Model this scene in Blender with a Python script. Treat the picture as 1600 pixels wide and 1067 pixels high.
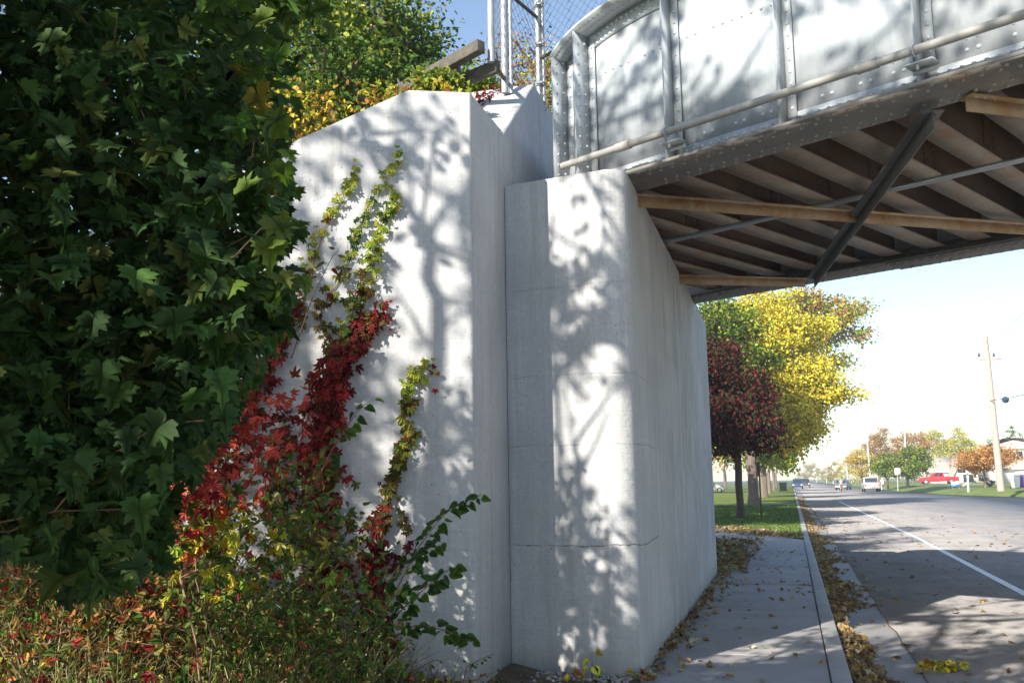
import bpy, math, random
import numpy as np
from mathutils import Vector, Matrix
R = math.radians
rng = np.random.default_rng(7)
random.seed(7)
S = bpy.context.scene
for o in list(bpy.data.objects): bpy.data.objects.remove(o)
col = S.collection

# ------------------------------------------------------------------ camera
F, ROLL, PITCH, YAW, H = 1500.0, .0165, R(8.43), R(15.96), 1.6
cam_d = bpy.data.cameras.new('camera'); cam = bpy.data.objects.new('camera', cam_d); col.objects.link(cam)
cam_d.sensor_width = 36; cam_d.lens = F / 1600 * 36
cam_d.clip_start = .05; cam_d.clip_end = 5000
cam.location = (0, 0, H)
fw = Vector((-math.sin(YAW) * math.cos(PITCH), math.cos(YAW) * math.cos(PITCH), math.sin(PITCH)))
rt = Vector((math.cos(YAW), math.sin(YAW), 0)); up = rt.cross(fw)
rt2 = rt * math.cos(ROLL) - up * math.sin(ROLL) * -1 * -1
up2 = rt2.cross(fw)
cam.matrix_world = Matrix(((rt2.x, up2.x, -fw.x, 0), (rt2.y, up2.y, -fw.y, 0), (rt2.z, up2.z, -fw.z, H), (0, 0, 0, 1)))
S.camera = cam
S.render.resolution_x = 1024; S.render.resolution_y = 682

# ------------------------------------------------------------------ light
AZ, EL = R(25.6), R(28.6)              # light travels AZ right of +Y
SUNDIR = np.array([-math.sin(AZ) * math.cos(EL), -math.cos(AZ) * math.cos(EL), math.sin(EL)])
w = bpy.data.worlds.new('World'); S.world = w; w.use_nodes = True
nt = w.node_tree; nt.nodes.clear()
sky = nt.nodes.new('ShaderNodeTexSky'); sky.sky_type = 'NISHITA'; sky.sun_disc = False
sky.sun_elevation = EL; sky.sun_rotation = math.atan2(SUNDIR[0], SUNDIR[1]) % (2 * math.pi)
sky.air_density = 1.0; sky.dust_density = .5; sky.ozone_density = 1.0
bg = nt.nodes.new('ShaderNodeBackground'); bg.inputs['Strength'].default_value = .115
out = nt.nodes.new('ShaderNodeOutputWorld')
nt.links.new(sky.outputs[0], bg.inputs[0]); nt.links.new(bg.outputs[0], out.inputs[0])
sd = bpy.data.lights.new('sun', 'SUN'); sd.energy = 5.0; sd.angle = R(.53); sd.color = (1, .93, .82)
so = bpy.data.objects.new('sun', sd); col.objects.link(so)
so.rotation_euler = Vector(SUNDIR).to_track_quat('Z', 'Y').to_euler(); so.location = (-10, -20, 15)
S.view_settings.view_transform = 'Standard'; S.view_settings.look = 'None'; S.view_settings.gamma = 1
S.view_settings.exposure = 1.12

# ------------------------------------------------------------------ pixel -> world
def ray(u, v):
    x = u - 800; y = 533.5 - v
    x, y = x * math.cos(ROLL) + y * math.sin(ROLL), -x * math.sin(ROLL) + y * math.cos(ROLL)
    f_ = F * math.cos(PITCH) - y * math.sin(PITCH); u_ = F * math.sin(PITCH) + y * math.cos(PITCH)
    return np.array([x * math.cos(YAW) - f_ * math.sin(YAW), x * math.sin(YAW) + f_ * math.cos(YAW), u_]) / F
O0 = np.array([0, 0, H])
def G(u, v, z=0.): d = ray(u, v); return O0 + d * (z - H) / d[2]
def atY(u, v, y): d = ray(u, v); return O0 + d * y / d[1]
def onplane(u, v, c, n): d = ray(u, v); return O0 + d * (np.dot(np.array(c) - O0, n) / np.dot(d, n))

# ------------------------------------------------------------------ materials
def mat(name): m = bpy.data.materials.new(name); m.use_nodes = True; return m, m.node_tree, m.node_tree.nodes['Principled BSDF']
def N_(nt, t, **k):
    n = nt.nodes.new(t)
    for a, b in k.items():
        if a in n.inputs: n.inputs[a].default_value = b
        else: setattr(n, a, b)
    return n
def noise(nt, vec, scale, detail=5, rough=.6, mscale=None):
    if mscale:
        mp = nt.nodes.new('ShaderNodeMapping'); mp.inputs['Scale'].default_value = mscale
        nt.links.new(vec, mp.inputs[0]); vec = mp.outputs[0]
    n = nt.nodes.new('ShaderNodeTexNoise'); n.inputs['Scale'].default_value = scale
    n.inputs['Detail'].default_value = detail; n.inputs['Roughness'].default_value = rough
    nt.links.new(vec, n.inputs['Vector']); return n.outputs[0]
def ramp(nt, fac, stops):
    r = nt.nodes.new('ShaderNodeValToRGB'); e = r.color_ramp.elements
    while len(e) < len(stops): e.new(.5)
    for i, (p, c) in enumerate(stops):
        e[i].position = p; e[i].color = (*c, 1) if not isinstance(c, (int, float)) else (c, c, c, 1)
    nt.links.new(fac, r.inputs[0]); return r.outputs[0]
def mix(nt, fac, a, b, mode='MIX'):
    m = nt.nodes.new('ShaderNodeMix'); m.data_type = 'RGBA'; m.blend_type = mode
    for s, v in ((m.inputs[0], fac), (m.inputs[6], a), (m.inputs[7], b)):
        if isinstance(v, (int, float)): s.default_value = v
        elif isinstance(v, tuple): s.default_value = (*v, 1)
        else: nt.links.new(v, s)
    return m.outputs[2]
def math_(nt, op, a, b=None, c=None):
    m = nt.nodes.new('ShaderNodeMath'); m.operation = op
    for s, v in zip(m.inputs, (a, b, c)):
        if v is None: continue
        if isinstance(v, (int, float)): s.default_value = v
        else: nt.links.new(v, s)
    return m.outputs[0]
def bump(nt, h, b, dist=.01, st=1., prev=None):
    n = nt.nodes.new('ShaderNodeBump'); n.inputs['Distance'].default_value = dist; n.inputs['Strength'].default_value = st
    nt.links.new(h, n.inputs['Height'])
    if prev: nt.links.new(prev, n.inputs['Normal'])
    if b: nt.links.new(n.outputs[0], b.inputs['Normal'])
    return n.outputs[0]
def gpos(nt): return nt.nodes.new('ShaderNodeNewGeometry').outputs['Position']

def concrete_wall():
    m, nt, b = mat('painted concrete'); P = gpos(nt)
    base = ramp(nt, noise(nt, P, 1.3, 8, .65), [(.3, (.39, .40, .41)), (.7, (.49, .50, .51))])
    fine = noise(nt, P, 28, 6, .7)
    c = mix(nt, .2, base, ramp(nt, fine, [(.35, (.3, .3, .3)), (.65, (.7, .7, .7))]), 'OVERLAY')
    # vertical weather streaks
    st = noise(nt, P, 1, 6, .7, (9, 9, .35))
    c = mix(nt, ramp(nt, st, [(.48, 0), (.7, .6)]), c, (.33, .325, .30))
    st3 = noise(nt, P, 1, 5, .7, (16, 16, .5))
    c = mix(nt, ramp(nt, st3, [(.52, 0), (.72, .35)]), c, (.60, .60, .58))
    # dark grime patches that stretch downwards (worn on the road side)
    st2 = noise(nt, P, 1, 8, .75, (22, 16, 1.1)); lo = noise(nt, P, .9, 3, .5)
    sep = nt.nodes.new('ShaderNodeSeparateXYZ'); nt.links.new(P, sep.inputs[0])
    yy = ramp(nt, math_(nt, 'MULTIPLY', sep.outputs[1], .05), [(.47, 0), (.58, 1)])
    g = math_(nt, 'MULTIPLY', ramp(nt, st2, [(.47, 0), (.58, 1)]), ramp(nt, lo, [(.38, 0), (.52, 1)]))
    g = math_(nt, 'MULTIPLY', g, yy)
    c = mix(nt, math_(nt, 'MULTIPLY', g, .55), c, (.14, .14, .135))
    pt = noise(nt, P, .55, 7, .7, (1, 1, 1.6)); c = mix(nt, ramp(nt, pt, [(.52, 0), (.60, .28)]), c, (.34, .345, .34))
    rn = math_(nt, 'MULTIPLY', ramp(nt, noise(nt, P, 1, 7, .75, (26, 26, .28)), [(.56, 0), (.66, 1)]), ramp(nt, math_(nt, 'MULTIPLY', sep.outputs[2], .2), [(.30, 0), (.95, 1)]))
    c = mix(nt, math_(nt, 'MULTIPLY', rn, .45), c, (.20, .19, .165))
    # dirty splash band at the foot
    ft = math_(nt, 'ADD', sep.outputs[2], math_(nt, 'MULTIPLY', noise(nt, P, 3, 4), .35))
    c = mix(nt, ramp(nt, ft, [(.16, .55), (.42, 0)]), c, (.23, .22, .19))
    # cracks / pour joints : thin wandering lines at given heights
    wob = math_(nt, 'MULTIPLY', math_(nt, 'SUBTRACT', noise(nt, P, 2.2, 10, .72), .5), .11)
    zz = math_(nt, 'ADD', sep.outputs[2], wob)
    crk = None
    fr = noise(nt, P, 7, 6, .8)
    for z0, wd in ((1.06, .008), (1.93, .0022), (2.55, .0018), (3.35, .0015)):
        d = math_(nt, 'ABSOLUTE', math_(nt, 'SUBTRACT', zz, z0))
        wv = math_(nt, 'MULTIPLY', ramp(nt, fr, [(.42, .05), (.66, 1)]), wd)
        k = math_(nt, 'LESS_THAN', d, wv)
        crk = k if crk is None else math_(nt, 'MAXIMUM', crk, k)
    crk = math_(nt, 'MULTIPLY', crk, math_(nt, 'GREATER_THAN', sep.outputs[0], -2.44))
    crk = math_(nt, 'MULTIPLY', crk, math_(nt, 'LESS_THAN', sep.outputs[1], 9.6))
    c = mix(nt, math_(nt, 'MULTIPLY', crk, .75), c, (.06, .055, .05))
    # pits
    vo = nt.nodes.new('ShaderNodeTexVoronoi'); vo.inputs['Scale'].default_value = 17; nt.links.new(P, vo.inputs['Vector'])
    pit = math_(nt, 'MULTIPLY', math_(nt, 'LESS_THAN', vo.outputs['Distance'], .10), math_(nt, 'GREATER_THAN', noise(nt, P, 2.6, 2), .55))
    c = mix(nt, math_(nt, 'MULTIPLY', pit, .7), c, (.1, .1, .1))
    nt.links.new(c, b.inputs['Base Color']); b.inputs['Roughness'].default_value = .82
    b.inputs['Specular IOR Level'].default_value = .3
    boards = noise(nt, P, 1, 4, .6, (2, 2, 55))
    n1 = bump(nt, boards, None, .006, .55)
    n2 = bump(nt, noise(nt, P, 42, 6, .7), None, .006, .75, n1)
    n3 = bump(nt, noise(nt, P, 5, 4, .5), None, .02, .35, n2)
    hh = math_(nt, 'MAXIMUM', crk, pit)
    n4 = bump(nt, math_(nt, 'SUBTRACT', 1., hh), b, .012, 1., n3)
    return m
def steel(name, c1, c2, rust, rustc, rough=.5, grime=.3):
    m, nt, b = mat(name); P = gpos(nt)
    c = ramp(nt, noise(nt, P, 2.2, 6, .65), [(.3, c1), (.7, c2)])
    c = mix(nt, ramp(nt, noise(nt, P, 1, 6, .7, (14, 14, 1.2)), [(.5, 0), (.8, grime)]), c, tuple(x * .5 for x in c1))
    c = mix(nt, ramp(nt, noise(nt, P, 3.1, 9, .75), [(.62 - rust * .22, 0), (.72 - rust * .12, min(1, rust * 1.6))]), c, rustc)
    nt.links.new(c, b.inputs['Base Color']); b.inputs['Roughness'].default_value = rough
    n = bump(nt, noise(nt, P, 30, 4, .6), None, .002, .5)
    bump(nt, noise(nt, P, 3, 3, .5), b, .006, .4, n)
    return m
def simple(name, c, rough=.7, metal=0., var=.15, scale=8, bmp=.0, emit=None):
    m, nt, b = mat(name); P = gpos(nt)
    cc = ramp(nt, noise(nt, P, scale, 6, .65), [(.3, tuple(x * (1 - var) for x in c)), (.7, tuple(min(1, x * (1 + var)) for x in c))])
    nt.links.new(cc, b.inputs['Base Color']); b.inputs['Roughness'].default_value = rough; b.inputs['Metallic'].default_value = metal
    if bmp: bump(nt, noise(nt, P, scale * 4, 5), b, bmp, .8)
    return m
def leafmat(name, trans=.35, rough=.55, spec=.3):
    m, nt, b = mat(name)
    at = nt.nodes.new('ShaderNodeAttribute'); at.attribute_name = 'Col'
    P = gpos(nt)
    c = mix(nt, .3, at.outputs['Color'], ramp(nt, noise(nt, P, 45, 3), [(.3, (.25, .25, .25)), (.7, (.75, .75, .75))]), 'OVERLAY')
    nt.links.new(c, b.inputs['Base Color']); b.inputs['Roughness'].default_value = rough; b.inputs['Specular IOR Level'].default_value = spec
    tr = nt.nodes.new('ShaderNodeBsdfTranslucent'); nt.links.new(mix(nt, 1., c, (1.25, 1.25, .8), 'MULTIPLY'), tr.inputs[0])
    ms = nt.nodes.new('ShaderNodeMixShader'); ms.inputs[0].default_value = trans
    nt.links.new(b.outputs[0], ms.inputs[1]); nt.links.new(tr.outputs[0], ms.inputs[2])
    nt.links.new(ms.outputs[0], nt.nodes['Material Output'].inputs[0])
    return m
def road_mat():
    m, nt, b = mat('worn pavement'); P = gpos(nt)
    c = ramp(nt, noise(nt, P, .7, 7, .6), [(.3, (.215, .20, .195)), (.7, (.285, .27, .26))])
    c = mix(nt, .45, c, ramp(nt, noise(nt, P, 70, 4, .7), [(.3, (.3, .3, .3)), (.7, (.72, .72, .72))]), 'OVERLAY')
    c = mix(nt, ramp(nt, noise(nt, P, 1, 5, .6, (1.5, .12, 1)), [(.48, 0), (.7, .45)]), c, (.15, .145, .15))
    wob = math_(nt, 'ABSOLUTE', math_(nt, 'SUBTRACT', noise(nt, P, .55, 10, .7, (1, .5, 1)), .5))
    c = mix(nt, math_(nt, 'MULTIPLY', math_(nt, 'LESS_THAN', wob, .0035), .75), c, (.06, .055, .05))
    c = mix(nt, ramp(nt, noise(nt, P, 1.1, 4, .6, (.8, 1.6, 1)), [(.66, 0), (.72, .5)]), c, (.11, .105, .105))
    nt.links.new(c, b.inputs['Base Color']); b.inputs['Roughness'].default_value = .75
    bump(nt, noise(nt, P, 120, 4, .7), b, .004, .7)
    return m
def slab_mat(name, c1, c2):
    m, nt, b = mat(name); P = gpos(nt)
    c = ramp(nt, noise(nt, P, 1.6, 8, .68), [(.3, c1), (.7, c2)])
    c = mix(nt, .4, c, ramp(nt, noise(nt, P, 90, 4, .7), [(.3, (.33, .33, .33)), (.7, (.68, .68, .68))]), 'OVERLAY')
    c = mix(nt, ramp(nt, noise(nt, P, 4, 8, .75), [(.56, 0), (.7, .45)]), c, tuple(x * .55 for x in c1))
    nt.links.new(c, b.inputs['Base Color']); b.inputs['Roughness'].default_value = .85
    bump(nt, noise(nt, P, 110, 4, .7), b, .003, .6)
    return m
def lawn_mat():
    m, nt, b = mat('lawn'); P = gpos(nt)
    c = ramp(nt, noise(nt, P, .35, 6, .65), [(.3, (.08, .13, .025)), (.7, (.17, .21, .045))])
    c = mix(nt, .6, c, ramp(nt, noise(nt, P, 38, 5, .75), [(.3, (.15, .15, .15)), (.7, (.85, .85, .8))]), 'OVERLAY')
    c = mix(nt, ramp(nt, noise(nt, P, 9, 6, .8), [(.60, 0), (.66, .8)]), c, (.36, .24, .08))
    nt.links.new(c, b.inputs['Base Color']); b.inputs['Roughness'].default_value = .9
    bump(nt, noise(nt, P, 60, 4, .7), b, .03, 1)
    return m
M = {}
M['conc'] = concrete_wall()
M['steel'] = steel('light blue grey steel paint', (.34, .375, .40), (.44, .475, .50), .14, (.30, .24, .19), .42, .45)
M['under'] = steel('weathered underside paint', (.20, .19, .17), (.28, .265, .235), .42, (.27, .15, .07), .6, .5)
M['beam'] = steel('rusty floor beam paint', (.18, .155, .125), (.27, .235, .19), .5, (.26, .12, .05), .65, .5)
M['web'] = steel('shade darkened rusty web', (.09, .068, .05), (.14, .105, .075), .6, (.13, .06, .03), .75, .4)  # rust brown, painted darker so the gaps between beams look shaded
M['tan'] = steel('rust stained bracing', (.34, .26, .17), (.42, .33, .22), .7, (.30, .16, .06), .65, .3)
M['darksteel'] = steel('dark bracing', (.07, .07, .07), (.12, .12, .115), .35, (.16, .09, .05), .5, .3)
M['deck'] = steel('underside deck plate', (.045, .04, .035), (.08, .07, .06), .5, (.12, .07, .04), .7, .5)
M['pipe'] = steel('pipe', (.25, .25, .23), (.33, .325, .30), .25, (.27, .22, .15), .45, .4)
M['galv'] = simple('galvanised steel', (.34, .36, .38), .5, .4, .22, 14)
M['wood'] = simple('weathered timber', (.09, .08, .065), .85, 0, .35, 11, .01)
M['wire'] = simple('wire', (.09, .095, .10), .5, .5, .1)
M['road'] = road_mat(); M['walk'] = slab_mat('sidewalk concrete', (.27, .255, .25), (.35, .335, .33))
M['kerb'] = slab_mat('kerb concrete', (.30, .295, .285), (.38, .37, .36)); M['gutter'] = slab_mat('gutter concrete', (.24, .23, .225), (.31, .30, .29))
M['lawn'] = lawn_mat(); M['soil'] = simple('soil', (.10, .07, .045), .95, 0, .5, 6, .02)
M['dirt'] = simple('joint dirt', (.11, .095, .07), .95, 0, .4, 20)
M['paint'] = simple('road paint', (.72, .71, .69), .6, 0, .18, 6)
M['bark'] = simple('bark', (.16, .125, .10), .9, 0, .4, 14, .02)
M['barkdark'] = simple('dark bark', (.07, .05, .04), .9, 0, .4, 14, .02)
M['twig'] = simple('twig', (.22, .13, .09), .8, 0, .3, 20)
M['leaf'] = leafmat('leaf', .35, .65, .2); M['far'] = leafmat('far leaf', .25, .7, .15); M['dry'] = leafmat('dry leaf', .15, .8, .1)
M['pole'] = simple('utility pole timber', (.42, .33, .28), .9, 0, .2, 5)
M['polefar'] = simple('pale pole', (.5, .5, .48), .8, 0, .1)
M['red'] = simple('red car paint', (.55, .02, .03), .3, 0, .03); M['white'] = simple('white paint', (.75, .75, .74), .4, 0, .04)
M['silver'] = simple('silver paint', (.42, .40, .37), .35, .3, .05); M['blue'] = simple('dark blue paint', (.03, .06, .12), .3, 0, .1)
M['teal'] = simple('teal paint', (.04, .16, .22), .3, 0, .1)
M['charcoal'] = simple('charcoal paint', (.05, .05, .06), .3, 0, .1)
M['glass'] = simple('dark glass', (.03, .04, .05), .08, 0, .1); M['tyre'] = simple('tyre', (.02, .02, .02), .9)
M['chrome'] = simple('wheel alloy', (.6, .6, .6), .3, .9); M['lamp'] = simple('lamp lens', (.6, .1, .08), .3); M['clear'] = simple('clear lens', (.8, .8, .78), .2)
M['siding'] = simple('white siding', (.72, .71, .68), .7, 0, .04, 3); M['shingle'] = simple('tan shingles', (.42, .35, .29), .9, 0, .2, 3)
M['garage'] = simple('garage door', (.7, .7, .68), .6, 0, .05); M['beige'] = simple('beige siding', (.55, .48, .38), .8, 0, .06, 3)
M['bin'] = simple('dark green plastic', (.02, .06, .04), .5); M['purple'] = simple('purple plastic', (.10, .05, .28), .5); M['skin'] = simple('skin', (.45, .28, .2), .6)
M['signblue'] = simple('blue board', (.05, .2, .5), .5); M['rustpost'] = simple('rusty post', (.10, .07, .05), .8)
M['orange'] = simple('orange cloth', (.50, .28, .22), .8); M['stone'] = simple('gravel', (.3, .28, .26), .9, 0, .4, 20)
M['spruce'] = leafmat('spruce', .1, .8, .1)

# ------------------------------------------------------------------ object helpers
def tag(o, label=None, cat=None, group=None, kind=None):
    for k, v in (('label', label), ('category', cat), ('group', group), ('kind', kind)):
        if v: o[k] = v
    return o
def empty(name, loc=(0, 0, 0), rz=0, **k):
    o = bpy.data.objects.new(name, None); o.empty_display_size = .3; col.objects.link(o)
    o.location = tuple(loc); o.rotation_euler = (0, 0, rz); return tag(o, **k)
def mesh_np(name, V, Fc, m, parent=None, smooth=False, colors=None, world=False):
    """V (n,3); Fc list of (k,nsides) int arrays"""
    me = bpy.data.meshes.new(name)
    if not isinstance(Fc, list): Fc = [Fc]
    V = np.asarray(V, np.float32)
    me.vertices.add(len(V)); me.vertices.foreach_set('co', V.ravel())
    Fc = [f for f in Fc if len(f)]
    tot = sum(f.size for f in Fc); npoly = sum(len(f) for f in Fc)
    me.loops.add(tot); me.polygons.add(npoly)
    me.loops.foreach_set('vertex_index', np.concatenate([f.ravel() for f in Fc]).astype(np.int32))
    ls = []; s = 0
    for f in Fc:
        ls.append(s + np.arange(len(f)) * f.shape[1]); s += f.size
    me.polygons.foreach_set('loop_start', np.concatenate(ls).astype(np.int32))
    me.update(calc_edges=True)
    if smooth: me.polygons.foreach_set('use_smooth', np.ones(npoly, bool))
    if colors is not None:
        a = me.color_attributes.new('Col', 'FLOAT_COLOR', 'POINT')
        c = np.ones((len(V), 4), np.float32); c[:, :3] = colors
        a.data.foreach_set('color', c.ravel())
    me.materials.append(m)
    o = bpy.data.objects.new(name, me); col.objects.link(o)
    if parent:
        o.parent = parent
        if world:   # vertices were given in world space
            bpy.context.view_layer.update()
            o.matrix_parent_inverse = parent.matrix_world.inverted()
    return o
class MB:
    def __init__(s): s.v = []; s.f = {}; s.n = 0
    def add(s, V, Fs):
        V = np.asarray(V, float)
        for f in Fs: s.f.setdefault(len(f), []).append([i + s.n for i in f])
        s.v.append(V); s.n += len(V)
    def box(s, a, b, mtx=None):
        x0, y0, z0 = a; x1, y1, z1 = b
        V = np.array([(x, y, z) for z in (z0, z1) for y in (y0, y1) for x in (x0, x1)], float)
        if mtx is not None: V = np.array([tuple(mtx @ Vector(p)) for p in V])
        s.add(V, [(0, 2, 3, 1), (4, 5, 7, 6), (0, 1, 5, 4), (2, 6, 7, 3), (1, 3, 7, 5), (0, 4, 6, 2)])
    def beam(s, p, q, w_, h_, upv=(0, 0, 1)):
        p = Vector(p); q = Vector(q); d = q - p; L = d.length; x = d.normalized(); y = Vector(upv).cross(x).normalized(); z = x.cross(y)
        m = Matrix(((x.x, y.x, z.x, p.x), (x.y, y.y, z.y, p.y), (x.z, y.z, z.z, p.z), (0, 0, 0, 1)))
        s.box((0, -w_ / 2, -h_ / 2), (L, w_ / 2, h_ / 2), m)
    def tube(s, P, r, n=6, cap=True):
        P = np.asarray(P, float); k = len(P); r = np.broadcast_to(np.asarray(r, float), (k,))
        T = np.gradient(P, axis=0); T /= np.linalg.norm(T, axis=1, keepdims=True) + 1e-9
        mt = np.abs(T).max(0); a = np.eye(3)[int(np.argmin(mt))]
        V = []
        for i in range(k):
            x = np.cross(a, T[i]); x /= np.linalg.norm(x) + 1e-9; y = np.cross(T[i], x); a = np.cross(T[i], x) * -1 if False else a
            for j in range(n):
                t = 2 * math.pi * j / n; V.append(P[i] + r[i] * (x * math.cos(t) + y * math.sin(t)))
        Fs = [(i * n + j, i * n + (j + 1) % n, (i + 1) * n + (j + 1) % n, (i + 1) * n + j) for i in range(k - 1) for j in range(n)]
        if cap: Fs += [tuple(range(n))[::-1], tuple((k - 1) * n + j for j in range(n))]
        s.add(V, Fs)
    def prism(s, poly, h0, h1, axis='z'):
        n = len(poly)
        def mk(p, h): return {'z': (p[0], p[1], h), 'y': (p[0], h, p[1]), 'x': (h, p[0], p[1])}[axis]
        V = [mk(p, h0) for p in poly] + [mk(p, h1) for p in poly]
        s.add(V, [tuple(range(n))[::-1], tuple(range(n, 2 * n))] + [(i, (i + 1) % n, n + (i + 1) % n, n + i) for i in range(n)])
    def dome(s, p, nrm, r=.019, h=.014):
        nrm = np.array(nrm, float); a = np.array([0, 0, 1.]) if abs(nrm[2]) < .9 else np.array([1., 0, 0])
        x = np.cross(a, nrm); x /= np.linalg.norm(x); y = np.cross(nrm, x); p = np.array(p, float)
        V = []
        for rr, hh in ((1, 0), (.8, .6)):
            for j in range(8):
                t = j * math.pi / 4; V.append(p + (x * math.cos(t) + y * math.sin(t)) * r * rr + nrm * h * hh)
        V.append(p + nrm * h)
        s.add(V, [(j, (j + 1) % 8, 8 + (j + 1) % 8, 8 + j) for j in range(8)] + [(8 + j, 8 + (j + 1) % 8, 16) for j in range(8)])
    def build(s, name, m, parent=None, smooth=False, bevel=0, world=False):
        o = mesh_np(name, np.concatenate(s.v), [np.array(f) for f in s.f.values()], m, parent, False, None, world)
        import bmesh
        bm = bmesh.new(); bm.from_mesh(o.data); bmesh.ops.recalc_face_normals(bm, faces=bm.faces)
        if bevel:
            es = [e for e in bm.edges if len(e.link_faces) == 2 and e.calc_face_angle(0) > .6]
            bmesh.ops.bevel(bm, geom=es, offset=bevel, segments=2, affect='EDGES', profile=.6)
        bm.to_mesh(o.data); bm.free()
        if smooth:
            o.data.polygons.foreach_set('use_smooth', np.ones(len(o.data.polygons), bool))
            o.data.set_sharp_from_angle(angle=R(42))
        return o

# ------------------------------------------------------------------ leaves
def fan(outline, fold=.25, curl=.15):
    """outline: list of (x,y) of half leaf y along the rib; builds folded leaf with midrib at x=0"""
    pts = [(0., y) for y in np.linspace(0, outline[-1][1], 5)]
    V = []; Fs = []
    half = outline
    def z(x, y): return abs(x) * fold - curl * (y ** 2)
    rib = [(0, 0), half[-1]]
    V = [(x, y, z(x, y)) for x, y in half] + [(-x, y, z(x, y)) for x, y in half[1:-1]]
    n = len(half)
    right = list(range(n)); left = [0] + list(range(n, n + n - 2)) + [n - 1]
    cI = len(V); V.append((0, .42 * half[-1][1] if half[-1][1] > 0 else 0, -curl * .1))
    for ch in (right, left):
        for a, b in zip(ch[:-1], ch[1:]): Fs.append((a, b, cI))
    return np.array(V, float), np.array(Fs)
MAPLE = fan([(0, 0), (.13, -.13), (.38, -.13), (.37, 0), (.50, .03), (.66, .13), (.52, .22), (.60, .34), (.44, .36), (.50, .50), (.56, .66), (.36, .58), (.24, .54), (.20, .66), (.25, .80), (.12, .82), (0, 1.03)], .16, .16)
OVATE = fan([(0, 0), (.22, .10), (.33, .34), (.25, .66), (0, 1.)], .25, .2)
HEART = fan([(0, 0), (.26, -.08), (.45, .16), (.42, .45), (.2, .8), (0, 1.)], .2, .2)
DIAM = (np.array([(0, 0, 0), (.3, .5, .1), (0, 1, -.1), (-.3, .5, .1)], float), np.array([(0, 1, 2), (0, 2, 3)]))
CHUNK = (np.array([(0, 0, 0), (.38, .25, .12), (.30, .75, .05), (0, 1, -.12), (-.36, .7, .1), (-.34, .2, .08)], float), np.array([(0, 1, 2), (0, 2, 3), (0, 3, 4), (0, 4, 5)]))
def creeper():
    V = []; Fs = []; base = fan([(0, 0), (.13, .2), (.22, .5), (.15, .8), (0, 1.)], .3, .25)
    n = 0
    for a, L in ((0, 1.), (48, .9), (-48, .9), (95, .65), (-95, .65)):
        c, s_ = math.cos(R(a)), math.sin(R(a)); v = base[0] * L
        v = np.stack([v[:, 0] * c + v[:, 1] * s_, -v[:, 0] * s_ + v[:, 1] * c, v[:, 2]], 1)
        V.append(v * .72); Fs.append(base[1] + n); n += len(v)
    return np.concatenate(V), np.concatenate(Fs)
CREEP = creeper()
def basis(Y, Z):
    Y = Y / (np.linalg.norm(Y, axis=1, keepdims=True) + 1e-9)
    X = np.cross(Y, Z); X /= np.linalg.norm(X, axis=1, keepdims=True) + 1e-9
    return np.stack([X, Y, np.cross(X, Y)], 2)
def leafcloud(pts, Ydir, Zdir, size, tmpl, colors):
    tv, tf = tmpl; n = len(pts); B = basis(Ydir, Zdir)
    size = np.broadcast_to(size, (n,))
    # every leaf gets its own width, fold, droop and sideways twist
    a = rng.uniform(.78, 1.15, (n, 1)); f_ = rng.normal(.9, .9, (n, 1)); dr = rng.normal(-.10, .22, (n, 1)); sk = rng.normal(0, .12, (n, 1)); tw = rng.normal(0, .25, (n, 1))
    X_ = tv[None, :, 0] * a + sk * tv[None, :, 1] ** 2; Y_ = np.repeat(tv[None, :, 1], n, 0); Z_ = tv[None, :, 2] * f_ + dr * tv[None, :, 1] ** 2 + tw * tv[None, :, 0] * tv[None, :, 1]
    V = np.einsum('nij,nmj->nmi', B, np.stack([X_, Y_, Z_], 2)) * size[:, None, None] + pts[:, None, :]
    Fc = (tf[None] + (np.arange(n) * len(tv))[:, None, None]).reshape(-1, tf.shape[1])
    C = np.repeat(colors, len(tv), 0)
    return V.reshape(-1, 3), Fc, C
def pick(pal, n, var=.25):
    """pal: list of (weight, rgb)"""
    w_ = np.array([p[0] for p in pal], float); w_ /= w_.sum()
    c = np.array([p[1] for p in pal])[rng.choice(len(pal), n, p=w_)]
    return np.clip(c * (1 + rng.uniform(-var, var, (n, 1))) * (1 + rng.uniform(-.08, .08, (n, 3))), 0, 1)
def joinclouds(cl):
    V = []; Fc = []; C = []; n = 0
    for v, f, c in cl: V.append(v); Fc.append(f + n); C.append(c); n += len(v)
    return np.concatenate(V), np.concatenate(Fc), np.concatenate(C)
def rdir(n, up=0., spread=1.):
    d = rng.normal(size=(n, 3)) * spread; d[:, 2] += up; return d / np.linalg.norm(d, axis=1, keepdims=True)

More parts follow.
